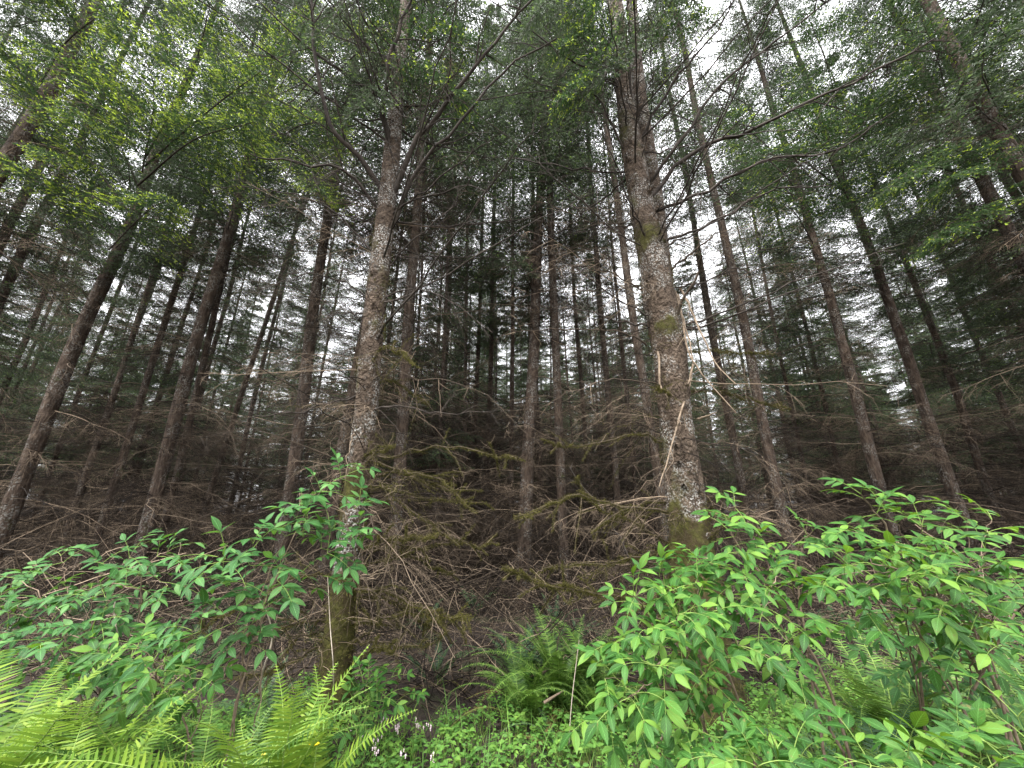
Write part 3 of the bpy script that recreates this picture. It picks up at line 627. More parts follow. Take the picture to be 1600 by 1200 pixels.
YL, YR = 3.7, 3.75
def mossL(v):
    z = v[..., 2] + .22 * noise(v * 5, 41); return .34 * np.exp(-np.maximum(z - .9, 0) / .45) + .30 + .34 * noise(v * np.array([5, 5, 3.2]), 91) - .1 * np.clip((z - 3) / 3, 0, 1)
def mossR(v):
    z = v[..., 2] + .25 * noise(v * 5, 42); return .36 * np.exp(-np.maximum(z - 1.45, 0) / .25) + .28 + .34 * noise(v * np.array([5, 5, 3.2]), 92) + .12 * np.exp(-((z - 4.6) / .5) ** 2)
mossy = dict(moss=1.0, nl=9, sl=.4, ntw=4); bare = dict(nl=12, sl=.45, ntw=5)
BL = [
 ([(600, 300), (560, 245), (515, 190), (495, 100), (486, 0), (470, -90)], .036, -1.1, 'dark', bare),
 ([(612, 250), (600, 170), (612, 90), (640, 0), (668, -80)], .036, -1.0, 'dark', bare),
 ([(612, 310), (650, 220), (715, 140), (780, 60), (850, -20)], .036, -1.0, 'dark', bare),
 ([(615, 350), (650, 270), (710, 200), (790, 110), (870, 60)], .026, -.9, 'dark', bare),
 ([(595, 330), (545, 270), (470, 255), (390, 240)], .022, -.9, 'dark', bare),
 ([(588, 400), (520, 330), (440, 300), (330, 290)], .012, -.4, 'dark', bare),
 ([(605, 330), (690, 300), (740, 290), (800, 330)], .012, -.4, 'dark', bare),
 ([(600, 420), (640, 380), (700, 330), (735, 280)], .012, -.4, 'dark', bare),
 ([(585, 480), (540, 440), (470, 430), (400, 460)], .010, -.5, 'dark', bare),
 ([(595, 470), (640, 450), (700, 470), (770, 520)], .010, -.4, 'dark', bare),
 ([(575, 610), (530, 625), (480, 640), (420, 650), (380, 640)], .012, -.5, 'dark', bare),
 ([(580, 600), (605, 580), (650, 590), (700, 595), (760, 620), (850, 700)], .010, -.6, 'dead', bare),
 ([(570, 640), (620, 635), (700, 645), (780, 640)], .011, -.4, 'dark', bare),
 ([(555, 725), (620, 712), (690, 702), (760, 708), (800, 716)], .013, -.5, 'dead', mossy),
 ([(560, 715), (630, 735), (690, 752), (745, 800)], .011, -.6, 'dead', mossy),
 ([(560, 760), (620, 765), (680, 780), (760, 785)], .010, -.3, 'dead', mossy),
 ([(545, 862), (590, 845), (635, 842), (680, 836)], .019, -.5, 'dead', dict(moss=2.4, nl=8, sl=.4, ntw=3)),
 ([(550, 885), (620, 870), (700, 850), (780, 850)], .010, -.3, 'dead', mossy),
 ([(535, 925), (590, 922), (650, 945), (700, 965), (735, 962)], .018, -.6, 'dead', dict(moss=2.2, nl=12, sl=.35, ntw=4)),
 ([(535, 975), (590, 970), (640, 955), (700, 975)], .014, -.4, 'dead', dict(moss=1.5, nl=10, sl=.4, ntw=4)),
 ([(530, 1000), (580, 1000), (650, 1010), (690, 990)], .011, -.3, 'dead', mossy),
 ([(545, 1035), (570, 1022), (592, 1010), (612, 1020)], .015, -.5, 'dead', dict(moss=1.8, nl=4, sl=.5, ntw=3)),
 ([(520, 968), (470, 972), (425, 985), (370, 990)], .014, -.5, 'dead', dict(moss=1.0, nl=9, sl=.4, ntw=4)),
 ([(515, 985), (470, 995), (435, 1030), (405, 1085)], .012, -.5, 'dead', mossy),
 ([(515, 1005), (460, 1030), (420, 1050), (340, 1060)], .012, -.6, 'dead', mossy),
 ([(520, 930), (470, 940), (420, 970), (380, 1030)], .008, -.5, 'dead', bare),
 ([(520, 1010), (480, 1040), (440, 1075), (395, 1100)], .008, -.3, 'dead', bare),
 ([(575, 655), (548, 690), (541, 740)], .007, -.25, 'pale', dict(nl=2, sl=.3, ntw=2)),
 ([(560, 900), (600, 890), (612, 850), (640, 812)], .006, -.5, 'pale', dict(nl=5, sl=.5, ntw=2)),
 ([(560, 905), (590, 900), (575, 860), (545, 830)], .005, -.5, 'pale', dict(nl=5, sl=.5, ntw=2)),
 ([(560, 905), (605, 895), (625, 870), (660, 850)], .005, -.5, 'pale', dict(nl=5, sl=.5, ntw=2)),
 ([(545, 900), (555, 860), (530, 800), (475, 770), (470, 800)], .006, -.7, 'pale', dict(nl=6, sl=.4, ntw=2)),
 ([(566, 735), (570, 715), (576, 690)], .012, -.2, 'dark', dict(nl=0)),
]
CL_L = [(518, 1145, 66), (522, 1060, 58), (532, 980, 52), (540, 900, 50), (546, 850, 49), (562, 730, 45), (572, 640, 42), (578, 560, 41), (590, 450, 37), (602, 350, 34), (610, 260, 30), (618, 180, 26), (628, 60, 21)]
kn = np.random.RandomState(3)
hl, baseL = hero('tall pale lichen-barked spruce with mossy lower boughs and two leafy elders at its left foot', YL, CL_L, 21, BL, mossL, .11, [(z, kn.uniform(3.2, 6.2), kn.uniform(.014, .03)) for z in np.linspace(1.0, 6.5, 26)])
BR = [
 ([(1005, 455), (950, 425), (890, 415), (820, 430)], .013, -.4, 'dead', bare),
 ([(1015, 445), (940, 455), (880, 450), (790, 470)], .011, -.4, 'dead', bare),
 ([(1010, 540), (975, 520), (900, 515), (800, 520)], .014, -.5, 'dead', bare),
 ([(1030, 600), (960, 592), (900, 610), (840, 640)], .011, -.5, 'dead', bare),
 ([(985, 250), (930, 150), (880, 145), (820, 120)], .015, -.5, 'dark', bare),
 ([(1000, 340), (940, 350), (880, 330), (830, 300)], .012, -.4, 'dead', bare),
 ([(1035, 690), (990, 680), (900, 700), (850, 690)], .012, -.4, 'dead', mossy),
 ([(1050, 800), (1010, 795), (950, 788), (905, 772), (860, 790), (805, 808)], .017, -.7, 'dead', dict(moss=1.5, nl=11, sl=.35, ntw=4)),
 ([(1050, 850), (980, 810), (930, 790), (900, 745)], .010, -.3, 'dead', mossy),
 ([(1050, 870), (990, 872), (930, 880), (850, 888)], .012, -.5, 'dead', mossy),
 ([(1050, 930), (990, 935), (930, 925), (860, 915), (785, 885)], .018, -.7, 'dead', dict(moss=2.0, nl=14, sl=.3, ntw=4)),
 ([(1050, 955), (1000, 950), (950, 940), (900, 915), (860, 918)], .013, -.5, 'dead', dict(moss=1.4, nl=12, sl=.35, ntw=4)),
 ([(1060, 960), (990, 965), (950, 985), (900, 975)], .009, -.6, 'dead', bare),
 ([(1010, 990), (990, 890), (950, 810), (890, 730)], .014, .4, 'dark', dict(nl=6, sl=.3, ntw=3)),
 ([(1015, 310), (1080, 240), (1160, 212), (1250, 165), (1370, 110), (1460, 60)], .028, -1.1, 'dark', dict(nl=20, sl=.35, ntw=6)),
 ([(1010, 290), (1060, 225), (1130, 130), (1220, 60), (1310, -10)], .024, -1.1, 'dark', dict(nl=18, sl=.4, ntw=6)),
 ([(1000, 220), (1050, 130), (1110, 60), (1160, -20)], .022, -1.0, 'dark', bare),
 ([(990, 190), (985, 90), (980, 0), (975, -80)], .018, -.9, 'dark', bare),
 ([(1025, 330), (1100, 300), (1200, 250), (1300, 240), (1390, 180)], .021, -1.0, 'dark', dict(nl=18, sl=.4, ntw=6)),
 ([(1035, 380), (1110, 350), (1200, 300), (1290, 290)], .018, -.8, 'dark', bare),
 ([(1045, 425), (1080, 395), (1125, 362)], .020, -.3, 'dead', dict(nl=3, sl=.3, ntw=2, r1=.5)),
 ([(1052, 520), (1062, 480), (1090, 430), (1097, 400)], .024, -.5, 'dead', dict(nl=3, sl=.3, ntw=2, r1=.55)),
 ([(1045, 450), (1100, 440), (1150, 420), (1230, 460)], .011, -.4, 'dark', bare),
 ([(1070, 620), (1130, 600), (1200, 640), (1260, 650)], .009, -.4, 'dead', bare),
 ([(1075, 700), (1130, 690), (1190, 720), (1250, 790)], .009, -.5, 'dead', bare),
 ([(1085, 790), (1140, 795), (1200, 830), (1240, 840)], .010, -.5, 'dead', bare),
 ([(1085, 812), (1100, 800), (1112, 792)], .030, -.25, 'dead', dict(nl=0, r1=.6, moss=1.0)),
 ([(1085, 835), (1110, 838), (1135, 815)], .022, -.35, 'dead', dict(nl=0, r1=.5, moss=1.5)),
 ([(1055, 455), (1066, 500), (1075, 545), (1090, 575), (1150, 645)], .013, -.35, 'pale', dict(wig=.003, nl=3, sl=.15, ntw=1, r1=.35)),
 ([(1062, 450), (1078, 480), (1095, 520), (1120, 570), (1150, 600)], .013, -.45, 'pale', dict(wig=.003, nl=3, sl=.2, ntw=1, r1=.3)),
 ([(1025, 532), (1030, 560), (1031, 600), (1043, 622)], .014, -.28, 'pale', dict(wig=.003, nl=0, r1=.5)),
 ([(1083, 570), (1075, 610), (1062, 650), (1048, 700), (1030, 760)], .014, -.4, 'pale', dict(wig=.003, nl=5, sl=.25, ntw=2, r1=.3)),
 ([(1090, 655), (1105, 650), (1120, 644)], .014, -.25, 'pale', dict(nl=0, r1=.2)),
 ([(1060, 460), (1068, 500), (1082, 560), (1075, 600)], .010, -.3, 'pale', dict(wig=.003, nl=0, r1=.5)),
]
CL_R = [(1112, 1120, 118), (1104, 1060, 104), (1096, 1000, 98), (1088, 930, 92), (1080, 870, 84), (1072, 790, 70), (1062, 710, 62), (1052, 620, 60), (1045, 540, 58), (1032, 480, 56), (1024, 420, 52), (1008, 350, 46), (994, 270, 40), (982, 200, 35), (974, 130, 31), (966, 40, 27)]
hr, baseR = hero('big mossy-based spruce with hanging splintered limbs, the thickest trunk in view', YR, CL_R, 22, BR, mossR, .14, [(z, kn.uniform(3.2, 6.2), kn.uniform(.018, .045)) for z in np.linspace(1.0, 6.8, 30)])
# second stem of the big spruce
mb = MB(); ln = np.array(plane_pts([(1058, 640), (1048, 520), (1036, 420), (1026, 330), (1014, 240), (1000, 150), (990, 40), (985, -60)], YR + .35)) - baseR
trunk_mb(mb, ln, [.06, .095, .10, .10, .095, .09, .085, .07], 20, 120, .08, 77, 0, lambda v: .35 + 0 * v[..., 2], True); mb.build('second_stem', M['bark_pale'], hr, smooth=True)
for root, sc, rz in ((hl, 1.25, 1.0), (hr, 1.35, 2.2)):
    mb, _ = dead_mesh(int(rz * 100), 100, 1.2, 8.5, 1.6, 11, 5, thick=.006, rise=(-.3, .6)); mb.build('dead_branches', M['dead'], root)

# ------------------------------------------------------------------ low live boughs reaching out over the clearing
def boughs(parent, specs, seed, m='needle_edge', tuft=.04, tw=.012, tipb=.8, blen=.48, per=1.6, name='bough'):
    """each spec: (start px, mid px, end px, Y start, Y end): one bough, a part of its tree"""
    rng = np.random.RandomState(seed)
    Mw = Matrix.LocRotScale(parent.location, parent.rotation_euler, parent.scale).inverted()
    for (s_, m_, e_, Y0, Y1) in specs:
        a, b, c = P(*s_, Y0), P(*m_, (Y0 + Y1) / 2), P(*e_, Y1)
        A = smooth_line([a, b, c], 9); L = np.linalg.norm(c - a)
        pts = A; k = np.array([list(Mw @ Vector(q)) for q in pts])
        mb = MB(); spray(mb, k[None], np.array([L]), rng, nl=int(21 * L), blen=blen, ntw=9, tuft=tuft, tw=tw, tipb=tipb, per=per, droop=.22, limb=.012)
        mb.build(name, [M[m], M['limb']], parent)
trees = [o for o in bpy.data.objects if o.get('category') == 'tree']
T = {k: o for k, o in enumerate([o for o in trees if o.name.startswith('conifer_tree')])}
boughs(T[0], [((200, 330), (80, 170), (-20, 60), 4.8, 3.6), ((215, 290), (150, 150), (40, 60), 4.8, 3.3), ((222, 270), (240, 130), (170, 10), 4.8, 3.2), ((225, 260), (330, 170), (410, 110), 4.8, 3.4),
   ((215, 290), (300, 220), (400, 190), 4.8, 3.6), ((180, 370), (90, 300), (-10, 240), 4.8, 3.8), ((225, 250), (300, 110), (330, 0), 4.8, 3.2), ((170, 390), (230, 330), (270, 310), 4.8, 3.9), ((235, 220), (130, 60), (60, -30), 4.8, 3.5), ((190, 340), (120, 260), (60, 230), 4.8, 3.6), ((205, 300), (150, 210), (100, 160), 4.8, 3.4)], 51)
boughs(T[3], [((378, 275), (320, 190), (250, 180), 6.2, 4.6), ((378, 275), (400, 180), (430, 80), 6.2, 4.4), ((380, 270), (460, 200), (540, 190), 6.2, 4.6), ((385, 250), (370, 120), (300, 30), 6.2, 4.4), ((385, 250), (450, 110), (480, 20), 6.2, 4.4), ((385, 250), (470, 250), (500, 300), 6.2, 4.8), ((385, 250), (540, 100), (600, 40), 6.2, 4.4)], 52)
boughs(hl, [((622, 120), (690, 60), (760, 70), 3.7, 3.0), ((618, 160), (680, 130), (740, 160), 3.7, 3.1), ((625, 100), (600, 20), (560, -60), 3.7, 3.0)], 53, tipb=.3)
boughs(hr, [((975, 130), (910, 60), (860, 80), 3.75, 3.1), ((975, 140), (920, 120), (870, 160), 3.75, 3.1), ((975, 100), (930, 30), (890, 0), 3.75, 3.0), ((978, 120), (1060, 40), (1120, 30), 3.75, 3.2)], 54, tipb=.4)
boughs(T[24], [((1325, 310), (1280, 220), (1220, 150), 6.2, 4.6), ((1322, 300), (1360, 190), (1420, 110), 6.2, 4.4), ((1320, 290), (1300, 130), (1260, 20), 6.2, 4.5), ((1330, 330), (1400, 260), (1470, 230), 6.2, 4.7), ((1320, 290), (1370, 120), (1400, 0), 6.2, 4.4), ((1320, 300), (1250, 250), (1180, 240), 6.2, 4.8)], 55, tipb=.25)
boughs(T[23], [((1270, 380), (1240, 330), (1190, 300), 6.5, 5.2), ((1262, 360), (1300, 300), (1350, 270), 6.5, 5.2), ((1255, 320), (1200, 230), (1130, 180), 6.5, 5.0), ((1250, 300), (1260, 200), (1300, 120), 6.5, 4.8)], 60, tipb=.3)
boughs(T[15], [((850, 215), (800, 170), (740, 170), 7.5, 5.8), ((850, 200), (880, 120), (930, 90), 7.5, 5.6), ((850, 200), (830, 100), (790, 40), 7.5, 5.4)], 66, 'needle', tipb=.3)
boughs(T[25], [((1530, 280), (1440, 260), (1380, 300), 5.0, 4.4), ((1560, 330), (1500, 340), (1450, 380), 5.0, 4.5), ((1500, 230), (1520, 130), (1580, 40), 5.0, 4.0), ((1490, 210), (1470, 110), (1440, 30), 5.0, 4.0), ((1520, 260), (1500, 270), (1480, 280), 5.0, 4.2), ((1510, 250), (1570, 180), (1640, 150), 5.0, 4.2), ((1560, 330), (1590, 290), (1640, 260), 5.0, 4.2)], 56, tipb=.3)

boughs(hl, [((625, 60), (600, 120), (560, 170), 3.7, 3.1), ((625, 0), (560, -20), (500, 60), 3.7, 2.9), ((625, 0), (700, -20), (760, 20), 3.7, 3.0), ((620, 100), (560, 130), (480, 150), 3.7, 3.3)], 57, 'needle', tipb=.25)
boughs(hr, [((968, 20), (960, 60), (945, 120), 3.75, 3.0), ((968, 0), (1030, -30), (1080, 0), 3.75, 3.0), ((966, 0), (880, -20), (830, 30), 3.75, 3.0), ], 58, 'needle', tipb=.25)
# ------------------------------------------------------------------ elder shrubs (pinnate leaves on arching stems)
def elder(label, base, shoots, seed, leaf=.12, m='elder', start=.35, group=None, name='elder_shrub', stem='stem_brown', npair=(2, 3), gap=.10, buds=0, r=.009):
    rng = np.random.RandomState(seed); up = np.array([0, 0, 1.])
    base = np.array([base[0], base[1], float(gz(base[0], base[1]))]); root = empty(name, base); tag(root, label, 'shrub', group)
    fo = MB(); stm = MB(); bud = MB()
    B_, D_, N_, L_, W_, Cu = [], [], [], [], [], []
    def leafat(p, d, scale, nrm):
        # rachis arches out and down
        R = leaf * rng.uniform(1.9, 2.5) * scale; k = np.linspace(0, 1, 6)
        ax = p + d * (R * k)[:, None] - up * (R * .28 * k ** 2)[:, None]
        tubes(stm, ax[None], .0016 * scale * np.linspace(1.3, .6, 6)[None], 4, mat=1)
        n_ = unit(up * 1.0 + rng.normal(0, .22, 3) + nrm * .35)
        npr = rng.randint(npair[0], npair[1] + 1)
        pos = np.linspace(.36, .93, npr)
        for q, s_ in enumerate(pos):
            pp, tt = on_line(ax[None], np.array([[s_]])); pp = pp[0, 0]; tt = tt[0, 0]; sd = unit(np.cross(tt, n_))
            for sg in (-1, 1):
                dd = unit(tt * rng.uniform(.45, .8) + sd * sg + rng.normal(0, .08, 3) - up * .08)
                B_.append(pp); D_.append(dd); N_.append(unit(n_ + rng.normal(0, .15, 3))); l = leaf * scale * rng.uniform(.78, 1.18) * (.85 + .15 * (q > 0)); L_.append(l); W_.append(l * rng.uniform(.34, .44)); Cu.append(rng.uniform(.25, .75))
        tt = unit(ax[-1] - ax[-2]); B_.append(ax[-1]); D_.append(tt); N_.append(n_); l = leaf * scale * 1.1; L_.append(l); W_.append(l * .42); Cu.append(rng.uniform(.3, .8))
    main = None
    for qi, tg in enumerate(shoots):
        tgt = (P(*tg[:3]) if len(tg) >= 3 else np.array(tg)) - base
        hgt = tgt[2]; hor = tgt * np.array([1, 1, 0])
        b0 = rng.normal(0, .09, 3) * [1, 1, 0]
        ctrl = [b0, b0 + hor * .12 + up * hgt * .45 + rng.normal(0, .02, 3), hor * .55 + up * hgt * .88 + rng.normal(0, .03, 3), tgt]
        if qi % 4 and main is not None:
            j0 = rng.randint(6, 12); st = main[j0]; dv = tgt - st
            ctrl = [st, st + dv * .3 + up * .12 * np.linalg.norm(dv), st + dv * .68 + up * .09 * np.linalg.norm(dv), tgt]
        A = smooth_line(ctrl, 20); A[2:-2] += rng.normal(0, .006, (16, 3)); Lt = np.linalg.norm(np.diff(A, axis=0), axis=1).sum()
        tubes(stm, A[None], r * (.35 + .3 * Lt) * (1.15 if main is A or qi % 4 == 0 else .75) * np.linspace(1, .28, 20)[None], 7)
        if qi % 4 == 0: main = A
        nn = max(1, int(Lt * (1 - start) / (gap * 1.45))); ph = rng.uniform(0, 3)
        for q in range(nn):
            s_ = start + (1 - start) * (q + rng.uniform(.2, .8)) / nn
            pp, tt = on_line(A[None], np.array([[s_]])); pp = pp[0, 0]; tt = tt[0, 0]
            a = np.cross(tt, up); a = unit(a) if np.linalg.norm(a) > .1 else np.array([1, 0, 0]); b = np.cross(a, tt)
            an = ph + q * pi / 2
            sd = a * cos(an) + b * sin(an)
            for sg in (-1, 1):
                d = unit(tt * .45 + sd * sg + up * .22 + rng.normal(0, .12, 3)); d[2] = max(d[2], -.15)
                leafat(pp, unit(d), rng.uniform(.75, 1.05), np.array([0, -1, 0]))
        for an in rng.uniform(0, 6.28, 2):
            tt = unit(A[-1] - A[-2]); d = unit(tt * .9 + np.array([cos(an), sin(an), .1]) * .7); leafat(A[-1], d, rng.uniform(.6, .9), np.array([0, -1, 0]))
        if buds and rng.uniform() < buds:
            for q in range(60):
                c = A[-1] + up * .03 + rng.normal(0, .018, 3); 
                rhombi(bud, c[None], unit(rng.normal(0, 1, (1, 3))), unit(rng.normal(0, 1, (1, 3))), np.array([.008]), np.array([.007]))
    blades(fo, np.array(B_), np.array(D_), np.array(N_), np.array(L_), np.array(W_), PROF_LEAF, .22, np.array(Cu), .012, rng=rng)
    fo.build('foliage', M[m], root, smooth=True)
    stm.build('stem', [M[stem], M['stem']], root, smooth=True)
    if bud.n: bud.build('flower_bud', M['cream'], root)
    return root

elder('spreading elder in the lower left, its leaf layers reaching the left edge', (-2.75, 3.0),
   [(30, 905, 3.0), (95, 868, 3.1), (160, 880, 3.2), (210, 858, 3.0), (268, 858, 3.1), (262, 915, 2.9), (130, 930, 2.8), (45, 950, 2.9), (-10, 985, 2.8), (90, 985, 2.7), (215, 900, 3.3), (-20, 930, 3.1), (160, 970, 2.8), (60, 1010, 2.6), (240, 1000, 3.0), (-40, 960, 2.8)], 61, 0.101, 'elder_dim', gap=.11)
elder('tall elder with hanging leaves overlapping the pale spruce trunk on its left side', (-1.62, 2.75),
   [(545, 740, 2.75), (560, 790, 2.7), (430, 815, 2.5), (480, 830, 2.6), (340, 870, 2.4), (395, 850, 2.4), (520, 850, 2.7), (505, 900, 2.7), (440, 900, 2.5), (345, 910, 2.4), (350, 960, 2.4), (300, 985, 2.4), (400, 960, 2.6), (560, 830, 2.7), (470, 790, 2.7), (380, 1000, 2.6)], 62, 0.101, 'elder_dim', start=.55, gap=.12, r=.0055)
elder('low bright elder sprouting above the bottom left ferns', (-1.95, 2.8),
   [(215, 1010, 2.5), (262, 1030, 2.4), (300, 1060, 2.4), (250, 1070, 2.5), (190, 1030, 2.6), (130, 1040, 2.7), (60, 1045, 2.7)], 63, 0.096, 'elder', gap=.11)
elder('small bright seedling elder growing at the right foot of the pale spruce', (-1.15, 3.3),
   [(575, 1062, 3.3), (612, 1058, 3.25), (560, 1090, 3.2), (600, 1090, 3.15), (635, 1085, 3.3), (580, 1115, 3.2)], 64, 0.076, 'elder', gap=.12, name='elder_seedling', stem='stem', r=.004)
elder('leafy elder in front of the big mossy trunk, drooping over a dark hollow', (.95, 2.45),
   [(990, 930, 2.0), (1010, 985, 1.8), (960, 1010, 1.9), (945, 1060, 1.8), (1020, 1040, 1.7), (985, 1090, 1.7), (1060, 930, 2.0), (1090, 900, 2.0), (1120, 870, 2.1), (1080, 985, 1.8), (1130, 960, 1.8), (1160, 1010, 1.8), (1105, 1040, 1.8), (1000, 1140, 1.8), (950, 1110, 1.9), (1200, 1040, 1.9), (1075, 880, 2.3), (1105, 895, 2.2), (1048, 905, 2.2), (1090, 930, 2.0), (1060, 960, 1.7), (1030, 900, 2.2)], 65, 0.080, 'elder', start=.45, gap=.12)
elder('elder stems rising just right of the big mossy trunk with large loose leaves', (1.55, 2.5),
   [(1150, 790, 2.3), (1140, 830, 2.2), (1180, 850, 2.2), (1230, 870, 2.2), (1160, 900, 2.0), (1200, 920, 2.0), (1250, 960, 2.0), (1220, 1000, 1.9), (1270, 830, 2.3), (1190, 960, 1.9), (1250, 1060, 1.9)], 66, 0.087, 'elder', start=.5, gap=.14)
elder('large sunlit elder filling the right side, yellow-green leaves along its top', (2.3, 2.3),
   [(1345, 772, 2.2), (1385, 800, 2.1), (1330, 830, 2.1), (1400, 850, 2.0), (1460, 850, 2.0), (1510, 815, 2.1), (1550, 812, 2.2), (1540, 860, 2.0), (1440, 820, 2.2), (1500, 900, 1.9), (1560, 940, 1.9), (1590, 910, 2.0), (1360, 880, 1.9), (1300, 860, 2.1), (1420, 900, 1.8), (1480, 940, 1.8), (1380, 930, 1.9), (1320, 930, 2.0), (1530, 980, 1.8), (1610, 970, 1.9), (1640, 900, 2.1), (1450, 870, 1.9), (1300, 900, 1.9), (1570, 1010, 1.8)], 67, 0.089, 'elder', start=.5, gap=.13, buds=0)
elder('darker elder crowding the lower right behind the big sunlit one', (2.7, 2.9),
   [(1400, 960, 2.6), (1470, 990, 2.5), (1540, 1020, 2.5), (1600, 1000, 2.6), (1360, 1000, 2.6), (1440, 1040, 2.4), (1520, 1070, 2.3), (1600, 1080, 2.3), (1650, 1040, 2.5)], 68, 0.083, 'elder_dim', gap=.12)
elder('low leafy shoots along the bottom edge beneath the dark hollow', (1.0, 1.75),
   [(1110, 1150, 1.7), (1160, 1160, 1.6), (1210, 1170, 1.6), (1180, 1190, 1.5), (1250, 1185, 1.6), (1130, 1185, 1.55)], 69, 0.064, 'elder', start=.3, gap=.1, stem='stem')
elder('broad pale-leaved shoots in the bottom right corner', (1.75, 1.6),
   [(1440, 1180, 1.5), (1500, 1150, 1.5), (1560, 1170, 1.45), (1590, 1120, 1.6), (1400, 1200, 1.45), (1530, 1200, 1.4), (1340, 1190, 1.5)], 70, 0.078, 'elder', start=.3, gap=.1, stem='stem')
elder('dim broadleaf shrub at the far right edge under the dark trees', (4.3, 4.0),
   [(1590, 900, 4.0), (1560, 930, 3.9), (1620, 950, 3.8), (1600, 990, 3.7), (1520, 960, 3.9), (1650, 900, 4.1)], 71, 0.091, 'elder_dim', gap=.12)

# ------------------------------------------------------------------ ferns
def frond_mesh(seed, L, m, npn=34, pl=.085, pw=.2, arch=1.0, new=False):
    rng = np.random.RandomState(seed); mb = MB(); K = 14; k = np.linspace(0, 1, K)
    th = radians(82) - arch * radians(75) * k ** 1.5
    step = L / (K - 1); A = np.zeros((K, 3)); A[1:, 0] = np.cumsum(np.cos(th[1:]) * step); A[1:, 2] = np.cumsum(np.sin(th[1:]) * step)
    A[:, 1] = np.cumsum(rng.normal(0, .006, K)) * k
    tubes(mb, A[None], .0035 * np.linspace(1, .25, K)[None], 5, mat=1)
    s = np.linspace(.14, .985, npn); p, t = on_line(A[None], s[None]); p, t = p[0], t[0]
    prof = np.interp(s, [.1, .25, .5, .8, 1], [.55, .9, 1, .6, .1]); side = np.array([0, 1., 0]); up = np.cross(t, side) * -1
    up = unit(np.where(up[:, 2:3] < 0, -up, up))
    for sg in (-1, 1):
        lift = .12 + rng.normal(0, .07, (npn, 1))
        d = unit(side * sg + t * (.25 + rng.normal(0, .06, (npn, 1))) + up * lift)
        l = pl * prof * rng.uniform(.9, 1.08, npn)
        blades(mb, p, d, up + rng.normal(0, .08, up.shape), l, np.maximum(l * pw, .006), PROF_PINNA, .12, rng.uniform(.1, .5, npn), 0, rng=rng)
    return mb.build('frond', [M[m], M['stem']])
FR = {}
for key, m, L, pl, pw in (('new', 'fern_new', .95, .10, .15), ('mid', 'fern', .95, .085, .15), ('old', 'fern_old', .9, .08, .15), ('brown', 'fern_dead', .85, .06, .12)):
    FR[key] = [frond_mesh(400 + q + len(key) * 9 + ord(key[0]), L * (.9 + .07 * q), m, 52, pl, pw, (.55, .8, 1.05, 1.35)[q]) for q in range(4)]
fr_unused = set(o for l in FR.values() for o in l)
def fern(x, y, n, size, key, label, seed, spread=1.0, tilt=0.0, group=None, azc=None):
    rng = np.random.RandomState(seed); root = empty('sword_fern', (x, y, float(gz(x, y)))); tag(root, label, 'fern', group)
    nd = 0 if group else 4
    for q in range(n + nd):
        src = FR[key if q < n else 'brown'][rng.randint(4)]
        if src in fr_unused: fr_unused.discard(src); src.parent = root; f = src
        else: f = copy_part(src, root)
        az = q * 2.4 + rng.uniform(-.4, .4) if azc is None else rng.uniform(*azc)
        s_ = size * rng.uniform(.7, 1.08); f.scale = (s_, s_, s_)
        f.location = (rng.normal(0, .03), rng.normal(0, .03), 0)
        f.rotation_euler = (rng.normal(0, .15), rng.uniform(-.1, .5) * spread + tilt if q < n else rng.uniform(.6, 1.0), az)
    return root
fern(.42, 3.9, 40, .95, 'mid', 'big upright fern standing in the gap between the two large spruces', 81, 1.0)
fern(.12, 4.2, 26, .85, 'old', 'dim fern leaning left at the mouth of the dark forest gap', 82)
fern(.72, 3.95, 24, .95, 'mid', 'fern half hidden left of the elder, next to the big gap fern', 83)
fern(.35, 3.3, 7, .62, 'old', 'dark flattened fern with drooping fronds in front of the big gap fern', 84, 1.8, .4)
fern(-1.8, 1.9, 22, 1.12, 'new', 'large bright fern filling the bottom left corner', 85, .25, -.08)
fern(-1.42, 2.1, 18, 1.2, 'mid', 'olive green fern between the corner fern and the bright upright one', 86)
fern(-.98, 2.05, 15, 1.2, 'new', 'bright upright yellow-green fern in front of the pale spruce', 87, .15, -.12)
fern(-1.2, 1.75, 12, .8, 'new', 'short yellow-green fern at the bottom edge left of the upright one', 88, .8)
fern(-2.25, 2.0, 18, 1.3, 'new', 'bright fern leaning out of the left edge', 89, .25, -.08)
fern(-2.1, 2.5, 14, .9, 'mid', 'fern beneath the low bright elder on the left', 90)
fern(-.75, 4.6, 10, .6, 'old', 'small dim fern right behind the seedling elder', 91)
fern(2.45, 3.0, 18, 1.25, 'mid', 'yellowish fern glimpsed under the big sunlit elder', 92, .6)
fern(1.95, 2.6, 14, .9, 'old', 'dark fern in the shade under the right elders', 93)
fern(2.2, 2.1, 16, 1.1, 'mid', 'fern below the big sunlit elder near the lower right', 94)
fern(3.0, 2.6, 20, 1.4, 'mid', 'bright fern against the right edge below the elder leaves', 95)
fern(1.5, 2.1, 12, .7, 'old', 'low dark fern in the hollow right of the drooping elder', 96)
fern(3.9, 3.4, 14, 1.0, 'mid', 'fern behind the elder at the right edge', 97)
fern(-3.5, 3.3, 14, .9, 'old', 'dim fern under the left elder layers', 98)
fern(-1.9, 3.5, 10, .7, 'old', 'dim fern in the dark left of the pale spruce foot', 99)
fern(.1, 3.75, 24, .8, 'mid', 'fern spreading left of the big gap fern, over the bright herbs', 101, 1.0)
fern(.68, 3.6, 22, .82, 'mid', 'fern between the big gap fern and the drooping elder', 102, .9)
fern(-2.6, 3.0, 16, .8, 'mid', 'fern under the spreading elder near the left edge', 103)
fern(-1.55, 2.95, 14, .7, 'mid', 'fern in the shade at the foot of the tall elder', 104)
rngf = np.random.RandomState(15)
